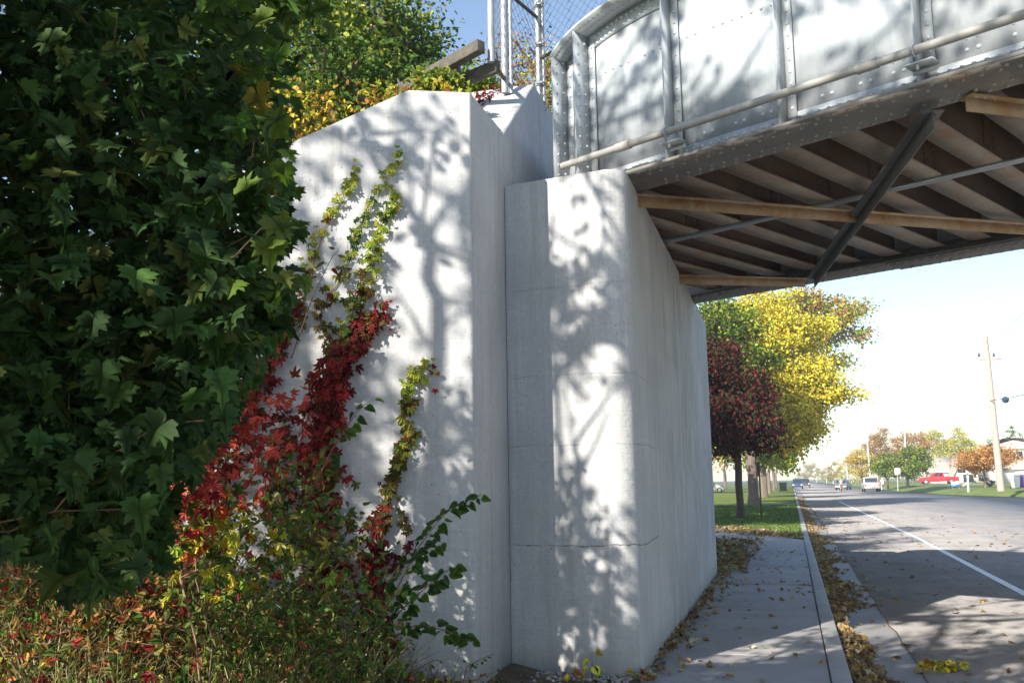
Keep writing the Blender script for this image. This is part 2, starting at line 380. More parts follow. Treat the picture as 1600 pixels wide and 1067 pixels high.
def skeleton(base, tips, r0, trunk_h, lean=(0, 0), jit=.08, minr=.004, seg=.5):
    """grow limbs from a trunk to every tip; returns MB and nodes"""
    base = np.array(base, float); n0 = 6
    P = [base + np.array([lean[0] * t + rng.normal() * .02 * trunk_h * .3, lean[1] * t + rng.normal() * .02 * trunk_h * .3, trunk_h * t]) for t in np.linspace(0, 1, n0)]
    P[0] = base
    par = [-1] + list(range(n0 - 1)); P = list(P)
    start = max(1, n0 - 3)
    top = P[n0 - 1]
    order = np.argsort(np.linalg.norm(tips - top, axis=1))
    for i in order:
        t = tips[i]; arr = np.array(P[start:])
        dd = np.linalg.norm(arr - t, axis=1) + .35 * np.maximum(0, arr[:, 2] - t[2])
        j = start + int(np.argmin(dd)); d = t - P[j]; L = np.linalg.norm(d)
        k = max(1, int(L / seg)); prev = j
        for q in range(1, k + 1):
            f = q / k; p = P[j] + d * f + rng.normal(size=3) * jit * L * (1 - f) * (f > 0) * .6
            p[2] += math.sin(f * math.pi) * L * .06
            P.append(p); par.append(prev); prev = len(P) - 1
    n = len(P); cnt = np.zeros(n); ch = [[] for _ in range(n)]
    for i in range(n): 
        if par[i] >= 0: ch[par[i]].append(i)
    for i in range(n - 1, -1, -1):
        if not ch[i]: cnt[i] = 1
        if par[i] >= 0: cnt[par[i]] += cnt[i]
    rad = np.maximum(minr, r0 * (cnt / cnt[0]) ** .45)
    rad[0] *= 1.35
    mb = MB()
    def chain(a, first):
        c = [first]; 
        while ch[c[-1]]: c.append(max(ch[c[-1]], key=lambda k: cnt[k]))
        return c
    todo = [(-1, 0)]
    while todo:
        a, f = todo.pop(); c = chain(a, f)
        pts = ([P[a]] if a >= 0 else []) + [P[i] for i in c]; rr = ([rad[f]] if a >= 0 else []) + [rad[i] for i in c]
        if len(pts) > 1: mb.tube(pts, rr, 8 if rr[0] > .05 else (5 if rr[0] > .012 else 3), False)
        for i in c:
            big = max(ch[i], key=lambda k: cnt[k]) if ch[i] else None
            for k in ch[i]:
                if k != big: todo.append((i, k))
    return mb, np.array(P[n0:])
def ell(c, r, n, shell=.5):
    """points in an ellipsoid, biased to the outside"""
    d = rng.normal(size=(n, 3)); d /= np.linalg.norm(d, axis=1, keepdims=True)
    u = rng.uniform(0, 1, (n, 1)) ** (1 / 3.); u = shell * (.55 + .45 * u) + (1 - shell) * u
    return np.array(c) + d * u * np.array(r)
def lumpy(c, r, n):
    base_ = ell(c, np.array(r) * .85, n // 3, .4); n = n - n // 3
    k = max(14, n // 5); cs = ell(c, np.array(r) * .86, k, .75); out = []
    for q in cs:
        f = rng.uniform(.25, .48); out.append(ell(q, np.array(r) * f * np.array([1.15, 1.15, .6]), max(2, n // k), .5))
    return np.concatenate(out + [base_])
def tree(name, label, base, ells, r0, trunk_h, pal, tmpl=CHUNK, lsize=.3, per=40, sprd=.5, group=None, bark='bark', lmat='far', lean=(0, 0), keep=None, cat='tree', skel_n=None, droop=.2, minr=.004):
    root = empty(name, base, label=label, cat=cat, group=group)
    tips = np.concatenate([lumpy(c, r, n) for c, r, n in ells])
    if keep is not None: tips = tips[keep(tips)]
    sk, nodes = skeleton(base, tips if skel_n is None else tips[rng.permutation(len(tips))[:skel_n]], r0, trunk_h, lean, minr=minr)
    sk.build('trunk', M[bark], root, smooth=True, world=True)
    n = len(tips); tot = n * per
    cc = np.repeat(tips, per, 0); off = rng.normal(size=(tot, 3)) * sprd * np.array([1, 1, .62])
    pts = cc + off
    # whole clumps share a tint
    tint = np.repeat(rng.uniform(.8, 1.2, (n, 1)), per, 0)
    colr = np.clip(pick(pal, tot) * tint, 0, 1)
    ctr = tips.mean(0); Z = rdir(tot, 1.1); Y = (pts - ctr); Y /= np.linalg.norm(Y, axis=1, keepdims=True) + 1e-6
    Y = Y + rdir(tot) * 1.0; Y[:, 2] -= droop * 2
    V, Fc, C = leafcloud(pts, Y, Z, lsize * rng.uniform(.6, 1.25, tot), tmpl, colr)
    mesh_np('crown', V, Fc, M[lmat], root, colors=C, world=True)
    return root

# ================================================================== SETTING
def sheet(name, poly, z, m, thick=.0, **k):
    mb = MB()
    if thick: mb.prism(poly, z - thick, z)
    else: mb.add([(x, y, z) for x, y in poly], [tuple(range(len(poly)))])
    return tag(mb.build(name, M[m]), kind='structure', **k)
sheet('ground', [(-1500, -600), (1500, -600), (1500, 2500), (-1500, 2500)], -.30, 'lawn')
# road with a wide mouth at the right
GZ = -.13
sheet('road', [(.3, -40), (30, -40), (30, 60), (60, 66), (60, 84), (18, 84), (14.5, 100), (12.4, 131), (12.4, 900), (.3, 900)], GZ, 'road', .1)
# gutter pan
mb = MB()
edge = [1.02 + .012 * math.sin(y * 1.3) + rng.normal() * .012 for y in np.arange(-10, 200, .5)]
ys = np.arange(-10, 200, .5)
mb.add([(.36, y, GZ + .004 + .0) for y in ys] + [(e, y, GZ + .004) for e, y in zip(edge, ys)], [(i, len(ys) + i, len(ys) + i + 1, i + 1) for i in range(len(ys) - 1)])
tag(mb.build('gutter', M['gutter']), kind='structure')
mb = MB()   # dirt seam between gutter and road
mb.add([(e - .004 - abs(rng.normal()) * .006, y, GZ + .008) for e, y in zip(edge, ys)] + [(e + .004 + abs(rng.normal()) * .010, y, GZ + .008) for e, y in zip(edge, ys)], [(i, len(ys) + i, len(ys) + i + 1, i + 1) for i in range(len(ys) - 1)])
tag(mb.build('gutter_seam', M['dirt']), kind='structure')
# kerb
mb = MB()
for y in np.arange(-6, 300, 3.0): mb.box((.217, y, -.3), (.375, y + 2.992, .012))
tag(mb.build('kerb', M['kerb'], bevel=.014), kind='structure')
# lane line
mb = MB(); lx = lambda y: 3.02 + .012 * (y if y < 30 else 30) - .0
ys2 = np.arange(2, 80, 2.)
mb.add([(lx(y) - .065, y, GZ + .004) for y in ys2] + [(lx(y) + .065, y, GZ + .004) for y in ys2], [(i, len(ys2) + i, len(ys2) + i + 1, i + 1) for i in range(len(ys2) - 1)])
tag(mb.build('lane_marking', M['paint']), kind='structure')
# sidewalk slabs
mb = MB(); joints = [-6, -3, 0, 3.1, 6.2, 9.45, 12.6, 15.7, 18.6, 21.4]
for a, b_ in zip(joints[:-1], joints[1:]):
    mb.box((-1.27 if b_ < 19 else -1.0, a + .006, -.2), (.205, b_ - .006, 0.0 + rng.uniform(-.004, .004)))
mb.prism([(-1.0, 21.41), (.205, 21.41), (.205, 27.2), (-1.2, 31), (-3.6, 36.5), (-9, 48), (-12, 52), (-13, 49), (-9.5, 44), (-4.5, 33.5), (-2.0, 28), (-1.15, 24)], -.2, 0.0)
tag(mb.build('sidewalk', M['walk'], bevel=.006), kind='structure')
sheet('sidewalk_bed', [(-1.4, -8), (.24, -8), (.24, 27), (-1.4, 27)], -.02, 'dirt')
# lawns beyond the bridge, left side of the road
sheet('lawn_left', [(.235, 27.5), (.235, 64), (-60, 64), (-60, 50), (-12, 52.1), (-9, 48.1), (-3.6, 36.6), (-1.2, 31.1)], -.008, 'lawn', .25)
sheet('lawn_left_far', [(.235, 67.5), (.235, 900), (-200, 900), (-200, 67.5)], -.008, 'lawn', .25)
sheet('driveway', [(.235, 64.01), (.235, 67.49), (-60, 67.49), (-60, 64.01)], -.012, 'walk', .2)
sheet('grass_strip', [(-1.01, 17.3), (-1.01, 24), (-1.95, 28), (-4.4, 33.5), (-9.4, 44), (-60, 44), (-60, 17.3)], -.01, 'lawn', .25)
# right lawn, rising gently from the road
mb = MB(); outer = [(60, 84.1), (18, 84.1), (14.6, 100), (12.5, 131), (12.5, 900)]
inner = [(60, 88), (22, 88), (17.8, 102), (15.7, 131), (15.7, 900)]
mb.add([(*p, GZ + .02) for p in outer] + [(*p, .02) for p in [(60, 84.4), (18.2, 84.4), (14.9, 100), (12.8, 131), (12.8, 900)]] + [(*p, .5) for p in inner] + [(200, 88, .5), (200, 900, .5)],
       [(i, i + 1, i + 6, i + 5) for i in range(4)] + [(5 + i, 6 + i, 11 + i, 10 + i) for i in range(4)] + [(10, 11, 12, 13, 14, 16, 15)])
tag(mb.build('lawn_right', M['lawn']), kind='structure')
sheet('side_street_path', [(19, 89), (60, 89), (60, 90.6), (19, 90.6)], .504, 'kerb')
sheet('house_driveway', [(16, 150), (30, 150), (30, 156), (16, 156)], .504, 'kerb')
# soil bank between the walk and the wing wall
def bankz(x, y):
    x = np.asarray(x, float); y = np.asarray(y, float); a = np.clip((-2.7 - x) / 2.6, 0, 1); b_ = np.clip((y - 4.2) / 2.8, 0, 1)
    return -.03 + .13 * np.clip((-1.4 - x) / 2, 0, 1) + .85 * a * a * (3 - 2 * a) * b_ * b_ * (3 - 2 * b_)
def bank():
    xs = np.concatenate([np.linspace(-14, -3, 40), np.linspace(-2.9, -1.28, 14)]); ysb = np.linspace(-6, 8.36, 60)
    V = []; 
    for y in ysb:
        for x in xs:
            t = min(1, max(0, (-1.4 - x) / 3)); V.append((x, y, float(bankz(x, y)) + .03 * math.sin(x * 2.1 + y) * t + rng.normal() * .012))
    n = len(xs); Fc = np.array([(j * n + i, j * n + i + 1, (j + 1) * n + i + 1, (j + 1) * n + i) for j in range(len(ysb) - 1) for i in range(n - 1)])
    return tag(mesh_np('soil_bank', V, Fc, M['soil'], smooth=True), kind='structure')
bank()
# railway embankment behind the walls
def embank():
    xs = np.linspace(-60, -2.7, 60); yb = np.concatenate([np.linspace(7.5, 17.2, 40), np.linspace(18, 44, 20)])
    V = []
    for y in yb:
        for x in xs:
            n_ = (x + 1.31) * .488 + (y - 8.38) * .873   # distance across the track
            if n_ < 0: z = 5.55 + n_ * .62 - .0
            elif n_ < 6.5: z = 5.55
            else: z = 5.55 - (n_ - 6.5) * .55
            if y < 8.6: z = min(z, 4.75 + (x + 2.9) * .36 if x < -2.95 else 4.75)
            z = max(-.05, z + .12 * math.sin(x * 1.7 + y * 2.3) * (n_ > -8))
            if x > -3.5: z = min(z, 4.2)
            V.append((x, y, z))
    n = len(xs); Fc = np.array([(j * n + i, j * n + i + 1, (j + 1) * n + i + 1, (j + 1) * n + i) for j in range(len(yb) - 1) for i in range(n - 1)])
    return tag(mesh_np('embankment_terrain', V, Fc, M['soil'], smooth=True), kind='structure')
embank()

# ================================================================== ABUTMENT
HS = 4.38
ab = empty('bridge_abutment', (-1.8, 12.8, 0), label='pale grey concrete abutment with flared wing wall carrying the left end of the bridge', cat='abutment')
foot = [(-2.452, 8.40), (-1.50, 8.235)]
for t in np.linspace(0, 90, 9)[0:]:
    a = R(-90 + t + 0); foot.append((-1.47 + .19 * math.cos(a), 8.42 + .19 * math.sin(a)))
foot += [(-1.335, 17.4), (-5, 17.4), (-5, 8.9), (-2.452, 8.9)]
mb = MB(); n = len(foot)
V = [(x, y, -.3) for x, y in foot] + [(x, y, HS) for x, y in foot]
mb.add(V, [tuple(range(n))[::-1], tuple(range(n, 2 * n))] + [(i, (i + 1) % n, n + (i + 1) % n, n + i) for i in range(n)])
mb.build('bridge_seat', M['conc'], ab, smooth=True, world=True, bevel=0)
# return wall with the sloping top that climbs beside the track
mb = MB(); mb.prism([(8.402, 4.3), (8.402, 4.905), (9.62, 5.90), (10.75, 5.88), (10.75, 4.3)], -3.35, -2.455, 'x')
mb.build('return_wall', M['conc'], ab, world=True, bevel=.03)
mb = MB(); mb.prism([(10.76, 4.3), (10.76, 5.3), (17.3, 5.3), (17.3, 4.3)], -4.2, -3.0, 'x')
mb.build('backwall', M['conc'], ab, world=True, bevel=.03)
# wing wall
bw = R(10); WN = np.array([-math.sin(bw), math.cos(bw), 0]); WD = np.array([math.cos(bw), math.sin(bw), 0]); WC = np.array([-2.45, 7.40, 0])
def wallpt(u, v): return onplane(u, v, WC, WN)
mb = MB()
prof = [(0, 4.91), (-.54, 4.965), (-1.55, 4.56), (-4.15, 3.55), (-8, 2.0), (-8, -.3), (0, -.3)]
fr = [WC + WD * t + np.array([0, 0, z]) for t, z in prof]; bk = [p + WN * .98 for p in fr]
bk[0] = np.array([-2.45, 8.40, 4.91]); bk[-1] = np.array([-2.45, 8.40, -.3])
k = len(fr); mb.add(np.array(fr + bk), [tuple(range(k))[::-1], tuple(range(k, 2 * k))] + [(i, (i + 1) % k, k + (i + 1) % k, k + i) for i in range(k)])
mb.build('wing_wall', M['conc'], ab, world=True, bevel=.022)

# ================================================================== BRIDGE
AB = R(29.2); BD = np.array([math.cos(AB), -math.sin(AB), 0]); BN = np.array([math.sin(AB), math.cos(AB), 0]); BO = np.array([-1.31, 8.38, HS])
br = empty('railway_bridge', tuple(BO), -AB, label='light grey riveted steel plate girder railway bridge crossing over the road', cat='bridge')
BL = 17.6; TOPZ = 1.74
def ztop(s):
    if s > .35: return TOPZ
    t = (.35 - s) / 1.25; return TOPZ - .44 * (1 - math.sqrt(max(0, 1 - min(1, t * .98) ** 2)))
def girder(n0, ends, sgn, vis):
    """n0 = outer edge of flange, web at n0+.26*sgn ; returns girder with parts; vis: detailed side"""
    s0 = ends; wy = n0 + .26 * sgn; g = MB()
    ss = np.concatenate([np.linspace(0, 1, 26) ** 1.4 * 1.3 + s0, [BL]])
    zt = [ztop(s - s0 - .88) for s in ss]
    poly = [(s, z - .01) for s, z in zip(ss, zt)]
    g.prism([(s0, .02)] + [(BL, .02)] + poly[::-1], wy - .008, wy + .008, 'y')
    out_ = -sgn   # outward normal in y
    # bottom angle legs and top angle legs on the web (both sides)
    for q in (-1, 1):
        y0, y1 = sorted((wy + q * .009, wy + q * .022))
        g.box((s0 + .02, y0, .016), (BL, y1, .17))
        pts_o = [(s, z - .012) for s, z in zip(ss, zt)]; pts_i = [(s + (.04 if i < 9 else 0), z - .17) for i, (s, z) in enumerate(zip(ss, zt))]
        g.prism(pts_i + pts_o[::-1], y0, y1, 'y')
    yo = wy + out_ * .022; ywf = wy + out_ * .008
    # rivets
    lim = 6.5
    rv = []
    for s in np.arange(s0 + .55, lim, .085): rv.append((s, yo, .125, 0))
    for s in np.arange(s0 + .60, lim, .085): rv.append((s, yo, .06, 0))
    for s in np.arange(s0 + .5, lim, .095):
        if rng.random() > .1: rv.append((s, ywf, 1.18 + .01 * math.sin(s * 3), 0))
    for a in stf(s0, lim):
        for ds in (.30, .38, .62, .70, .88, .96):
            for z in (.24, .33): rv.append((a + ds, ywf, z, 0))
        for z in np.arange(.3, 1.55, .11): rv.append((a + .045, ywf - sgn * .0, z, 0)); 
    for i in range(1, len(ss) - 2):
        s, z = ss[i], zt[i]; rv.append((s + .03, yo, z - .06, 0)); rv.append((s + .06, yo, z - .13, 0))
    for s in np.arange(s0 + 1.35, lim, .1): rv.append((s, yo, TOPZ - .06, 0)); rv.append((s + .05, yo, TOPZ - .13, 0))
    if vis:
        for s, y, z, _ in rv: g.dome((s, y, z), (0, out_, 0), .018, .014)
    go = g.build('plate_girder', M['steel'], br)
    # bottom flange
    f = MB(); e0, e1 = sorted((n0, n0 + .52 * sgn))
    f.box((s0, e0, -.018), (BL, e1, .012)); f.box((s0 + 4.1, e0 + .004, -.034), (BL, e1 - .004, -.0185))
    for off in (.05, .14, .38, .47):
        for i, s in enumerate(np.arange(s0 + 1.0, lim + .5, .125)):
            f.dome((s + (.06 if off in (.14, .38) else 0), n0 + off * sgn, -.018 if s < s0 + 4.08 else -.034), (0, 0, -1), .02, .015)
    if not vis:
        pass
    f.build('bottom_flange', M['under'] if vis else M['under'], go)
    t = MB()
    t.prism([(a, z - .012) for a, z in zip(ss, zt)] + [(a, z + .016) for a, z in zip(ss, zt)][::-1], e0, e1, 'y')
    for i in range(1, len(ss) - 2):
        for off in (.06, .14):
            sl = (zt[i + 1] - zt[i]) / (ss[i + 1] - ss[i]); nn = np.array([sl, 0, -1]); nn /= np.linalg.norm(nn)
            t.dome((ss[i], n0 + off * sgn, zt[i] - .014), nn, .018, .013)
    t.build('top_flange', M['steel'], go)
    def stiff(s, w_=.2, plate=.0, leg=.0):
        b_ = MB(); ya, yb = sorted((wy + out_ * .023, wy + out_ * w_)); zt_ = ztop(s - s0 - .88) - .0135
        b_.box((s - .007, ya, .014), (s + .007, yb, zt_))
        # leg lying on the web and outstanding leg at the tip
        l0, l1 = sorted((wy + out_ * .0235, wy + out_ * .034)); b_.box((s + .0075, l0, .014), (s + .085, l1, zt_))
        if leg:
            l0, l1 = sorted((wy + out_ * (w_ + .0005), wy + out_ * (w_ + .012))); b_.box((s - .007, l0, .014), (s + leg, l1, zt_))
        if vis:
            for z in np.arange(.10, zt_ - .05, .105):
                b_.dome((s + .05, wy + out_ * .034, z), (0, out_, 0), .016, .012)
                if plate: b_.dome((s + .007, wy + out_ * w_ * .35, z + .03), (1, 0, 0), .016, .012)
                if plate: b_.dome((s + .007, wy + out_ * w_ * .75, z), (1, 0, 0), .016, .012)
        b_.build('stiffener', M['steel'], go)
    stiff(s0 + .012, .25, 1); stiff(s0 + .30, .25, 1)
    for a in stf(s0, BL): stiff(a, .17, 0)
    # inside stiffeners as knee plates
    return go
def stf(s0, lim): return np.arange(s0 + 1.29, lim, 1.115)
girder(0, -.88, 1, True)
girder(5.9, -4.1, -1, True)
# the far girder's outer side mirrors; its stiffeners face away, knee plates inside
for s in np.arange(-3.7, 14, 1.115):
    pass
beams = [.11 + .548 * i for i in range(-7, 28)]
for i, s in enumerate(beams):
    b_ = MB(); n0 = .45; n1 = 5.45
    # left of the skewed abutment the beam is shorter
    if s < -.35: n0 = max(.3, (-.35 - s) * 1.9)
    if n0 > 5.2: continue
    zt_ = .70
    b_.box((s - .125, n0, .060), (s + .125, n1, .080)); wb = MB(); wb.box((s - .008, n0, .0805), (s + .008, n1, zt_)); wb.box((s - .09, n0, zt_ + .0005), (s + .09, n1, zt_ + .02))
    # connection angle with rivets where the stringer crosses
    for nn in (2.5, ):
        if nn > n0 + .2:
            wb.box((s + .0085, nn - .13, .10), (s + .02, nn + .13, zt_ - .02))
            for dz in np.arange(.14, .66, .08):
                for dn in (-.08, .08): wb.dome((s + .02, nn + dn, dz), (1, 0, 0), .018, .013)
    fb = b_.build('floor_beam', M['beam'], br); wb.build('beam_web', M['web'], fb)
b_ = MB(); b_.prism([(-1.0, .29), (BL, .29), (BL, 5.61), (-4.1, 5.61)], .7205, .74)
for s in np.arange(-1, 6, .548):
    for nn in np.arange(.5, 5.5, .24):
        b_.dome((s + .38, nn, .72), (0, 0, -1), .016, .012)
b_.build('deck_plate', M['deck'], br)
b_ = MB(); b_.box((-1.8, 2.46, .035), (BL, 2.58, .0595)); b_.box((-1.8, 2.51, .0815), (-1.79, 2.52, .3))
b_.build('stringer', M['steel'], br)
def brace(p, q, m, w_=.13, z=-.03, rv=True):
    b_ = MB(); p = np.array([*p, 0.]); q = np.array([*q, 0.]); d = (q - p); L = np.linalg.norm(d); d /= L; nrm = np.array([-d[1], d[0], 0])
    def pt(t, o, zz): v = p + d * t + nrm * o; return (v[0], v[1], zz)
    def bx(o0, o1, z0, z1):
        V = [pt(t, o, zz) for zz in (z0, z1) for o in (o0, o1) for t in (0, L)]
        b_.add(V, [(0, 2, 3, 1), (4, 5, 7, 6), (0, 1, 5, 4), (2, 6, 7, 3), (1, 3, 7, 5), (0, 4, 6, 2)])
    bx(-w_ / 2, w_ / 2, z - .012, z); bx(-.006, .006, z - .012 - w_ * .75, z - .0125)
    if rv:
        for t in (.06, .14, .22, L - .22, L - .14, L - .06):
            for o in (-.035, .035): b_.dome(pt(t, o, z - .012), (0, 0, -1), .017, .013)
    return b_.build('lateral_brace', M[m], br)
brace((-.32, .46), (2.35, 5.45), 'tan', .14, -.036)
brace((2.63, .35), (-.90, 5.20), 'darksteel', .17, -.088)
brace((-2.3, 3.7), (-1.15, 5.42), 'tan', .14, -.036)
brace((2.85, .40), (5.5, 5.45), 'tan', .14, -.036)
brace((6.0, .35), (2.6, 5.20), 'darksteel', .17, -.088)
brace((6.1, .40), (8.8, 5.45), 'tan', .14, -.036)
# conduit pipe with brackets on the near face
b_ = MB(); b_.tube([(s, -.035, .235 + .0 * s) for s in np.linspace(-.72, 12, 30)], .034, 12)
for s in (-.05, 2.25, 5.0): b_.tube([(s, -.035, .235), (s + .16, -.035, .235)], .042, 12)
pp = b_.build('conduit', M['pipe'], br, smooth=True)
for s in (.53, 2.70, 4.9):
    b_ = MB(); b_.box((s - .10, -.03, .14), (s + .10, .10, .152)); b_.box((s - .10, .075, .152), (s - .088, .245, .30)); b_.box((s - .088, .085, .10), (s + .09, .095, .139))
    b_.tube([(s - .02, -.035 + .045 * math.cos(t), .235 + .045 * math.sin(t)) for t in np.linspace(0, 2 * math.pi, 14)], .006, 5, False)
    b_.tube([(s - .02, .0, .16), (s - .02, .0, .10)], .012, 6)
    b_.build('pipe_bracket', M['steel'], pp)
# ballast deck edge / rail ties are hidden; right abutment out of frame
mb = MB(); mb.box((13.2, -6, -.3), (16, 7, HS)); 
tag(mb.build('far_side_abutment', M['conc'], bevel=.03), 'plain concrete abutment under the right end of the bridge across the road', 'abutment')

# ================================================================== FENCE, POSTS, GUARD RAIL
fn = empty('chain_link_fence', (-2.6, 9.4, 5.8), label='tall galvanised chain link fence above the abutment at the end of the girder', cat='fence')
PA = atY(766, 60, 8.25); PB = atY(788, 130, 9.3)
def vpost(x, y, z0, z1, r, parent=fn, name='fence_post'):
    b_ = MB(); b_.tube([(x, y, z0), (x, y, z1)], r, 12)
    return b_.build(name, M['galv'], parent, smooth=True, world=True)
a_ = atY(768, 98, 8.7); b0 = atY(789, 132, 9.35); c0 = atY(843, 152, 10.1)
vpost(a_[0], a_[1], a_[2], 9.6, .036); vpost(b0[0], b0[1], b0[2] - .1, 9.6, .040); vpost(b0[0] + .06, b0[1] + .03, b0[2] - .1, 9.6, .022); vpost(c0[0], c0[1], c0[2] - .1, 9.8, .036); vpost(c0[0] + .055, c0[1], c0[2] - .1, 9.8, .018)
b_ = MB(); b_.tube([a_ + [0, 0, .02], b0 + [0, 0, .05]], .022, 8)
e1 = c0 + BD * 3.2; zc = 1.6
b_.tube([(c0[0], c0[1], atY(842, 92, c0[1])[2]), (e1[0], e1[1], atY(842, 92, c0[1])[2])], .020, 8)
b_.tube([(b0[0], b0[1], 6.9), (c0[0], c0[1], 6.9)], .02, 8)
b_.build('fence_rail', M['rustpost'], fn, smooth=True, world=True)
for zz in (c0[2] + .15, c0[2] + .62, c0[2] + 1.1):
    b_ = MB(); b_.tube([(c0[0], c0[1], zz - .03), (c0[0], c0[1], zz + .03)], .048, 10); b_.tube([(c0[0] - .02, c0[1] - .05, zz), (c0[0] + .09, c0[1] - .05, zz)], .014, 6)
    b_.build('post_clamp', M['galv'], fn, world=True)
def mesh_panel(p, q, z0, z1, d=.056):
    p = np.array(p[:2]); q = np.array(q[:2]); L = np.linalg.norm(q - p); e = (q - p) / L
    b_ = MB(); nw = int(L / d) + 1; nz = int((z1 - z0) / (d / 1))
    nn = np.array([-e[1], e[0]])
    for i in range(nw):
        P_ = []
        for j in range(nz):
            o = i * d + (d * .5 if (j + i) % 2 else -d * .5) * 1.04; xy = p + e * o; k_ = .003 * (1 if j % 2 else -1)
            P_.append((xy[0] + nn[0] * k_, xy[1] + nn[1] * k_, z0 + j * d))
        b_.tube(P_, .0032, 3, False)
    return b_.build('fence_mesh', M['wire'], fn, world=True)
mesh_panel(a_, b0, 5.85, 9.4); mesh_panel(b0, c0, 5.95, 9.4); mesh_panel(c0, e1, 5.75, 9.4)
# timber guard rail
gr = empty('timber_guard_rail', (-3.1, 8.5, 5.3), label='weathered timber guard rail on top of the embankment left of the fence', cat='railing')
def railpt(u, v, y): return atY(u, v, y)
for nm, p, q, w_, h_ in (('top_rail', atY(752, 72, 8.55), atY(625, 142, 9.15), .10, .12), ('lower_rail', atY(778, 104, 8.75), atY(700, 135, 9.1), .06, .13)):
    b_ = MB(); b_.beam(p, q, w_, h_); b_.build(nm, M['wood'], gr, world=True, bevel=.008)
for u, v, y in ((703, 100, 8.75), (640, 130, 9.05)):
    p = atY(u, v, y); b_ = MB(); b_.beam(p + [0, .09, .06], p + [.10, .09, -.65], .12, .12, (0, 1, 0)); b_.build('rail_post', M['wood'], gr, world=True, bevel=.008)

# ================================================================== PALETTES
GREEN = [(5, (.045, .10, .018)), (3, (.07, .13, .02)), (1, (.10, .15, .03))]
DKGREEN = [(5, (.022, .050, .014)), (3, (.032, .068, .016)), (1, (.055, .075, .016))]
YELLOW = [(5, (.56, .46, .035)), (4, (.64, .56, .07)), (2, (.40, .42, .04)), (.5, (.55, .32, .03))]
YGREEN = [(5, (.22, .28, .03)), (3, (.33, .34, .04)), (2, (.12, .20, .02))]
ORANGE = [(4, (.42, .22, .05)), (3, (.36, .15, .05)), (2, (.40, .30, .06))]
DARKRED = [(5, (.06, .014, .014)), (3, (.095, .018, .017)), (4, (.035, .05, .016)), (1, (.16, .03, .025))]  # dark red leaves, tones lowered further to paint in the tree's shade
RED = [(4, (.30, .025, .028)), (4, (.20, .018, .02)), (2, (.40, .06, .05)), (2, (.10, .04, .02)), (1, (.20, .05, .02))]
MAROON = [(5, (.13, .018, .018)), (3, (.20, .02, .02)), (2, (.10, .03, .015))]
LIME = [(4, (.32, .36, .05)), (3, (.22, .30, .04)), (2, (.42, .40, .08))]
OLIVE = [(4, (.12, .10, .025)), (3, (.16, .12, .03)), (2, (.08, .10, .02)), (1, (.2, .04, .02))]
LITTER = [(5, (.33, .23, .12)), (4, (.25, .17, .09)), (2, (.42, .29, .09)), (3, (.18, .12, .07)), (2, (.40, .36, .27))]

# ================================================================== TREES
def Pd(u, v, d): r_ = ray(u, v); r_ = r_ / np.dot(r_, np.array(fw)); return O0 + r_ * d
SUNNY = [Pd(u, v, d) for u, v, d in ((285, 760, 5.9), (310, 790, 5.9), (330, 840, 5.7), (300, 840, 5.8), (60, 945, 6), (120, 960, 6), (190, 960, 6), (290, 940, 6), (110, 1040, 5.9), (20, 900, 6), (330, 700, 6.2))]
SUNNY += [G(*q) for q in ((1240, 985), (1275, 972), (1210, 996), (1295, 966), (1130, 1027), (1160, 1018), (1410, 938, -.13), (1480, 940, -.13), (1560, 945, -.13), (1590, 960, -.13), (1350, 990, -.13))]
def blocks(p, r_):   # would a spray of leaves here keep the sun off the sunny patches of undergrowth
    for q in SUNNY:
        d = p - q; t = float(np.dot(d, SUNDIR))
        if t > 0 and np.linalg.norm(d - SUNDIR * t) < r_: return True
    return False
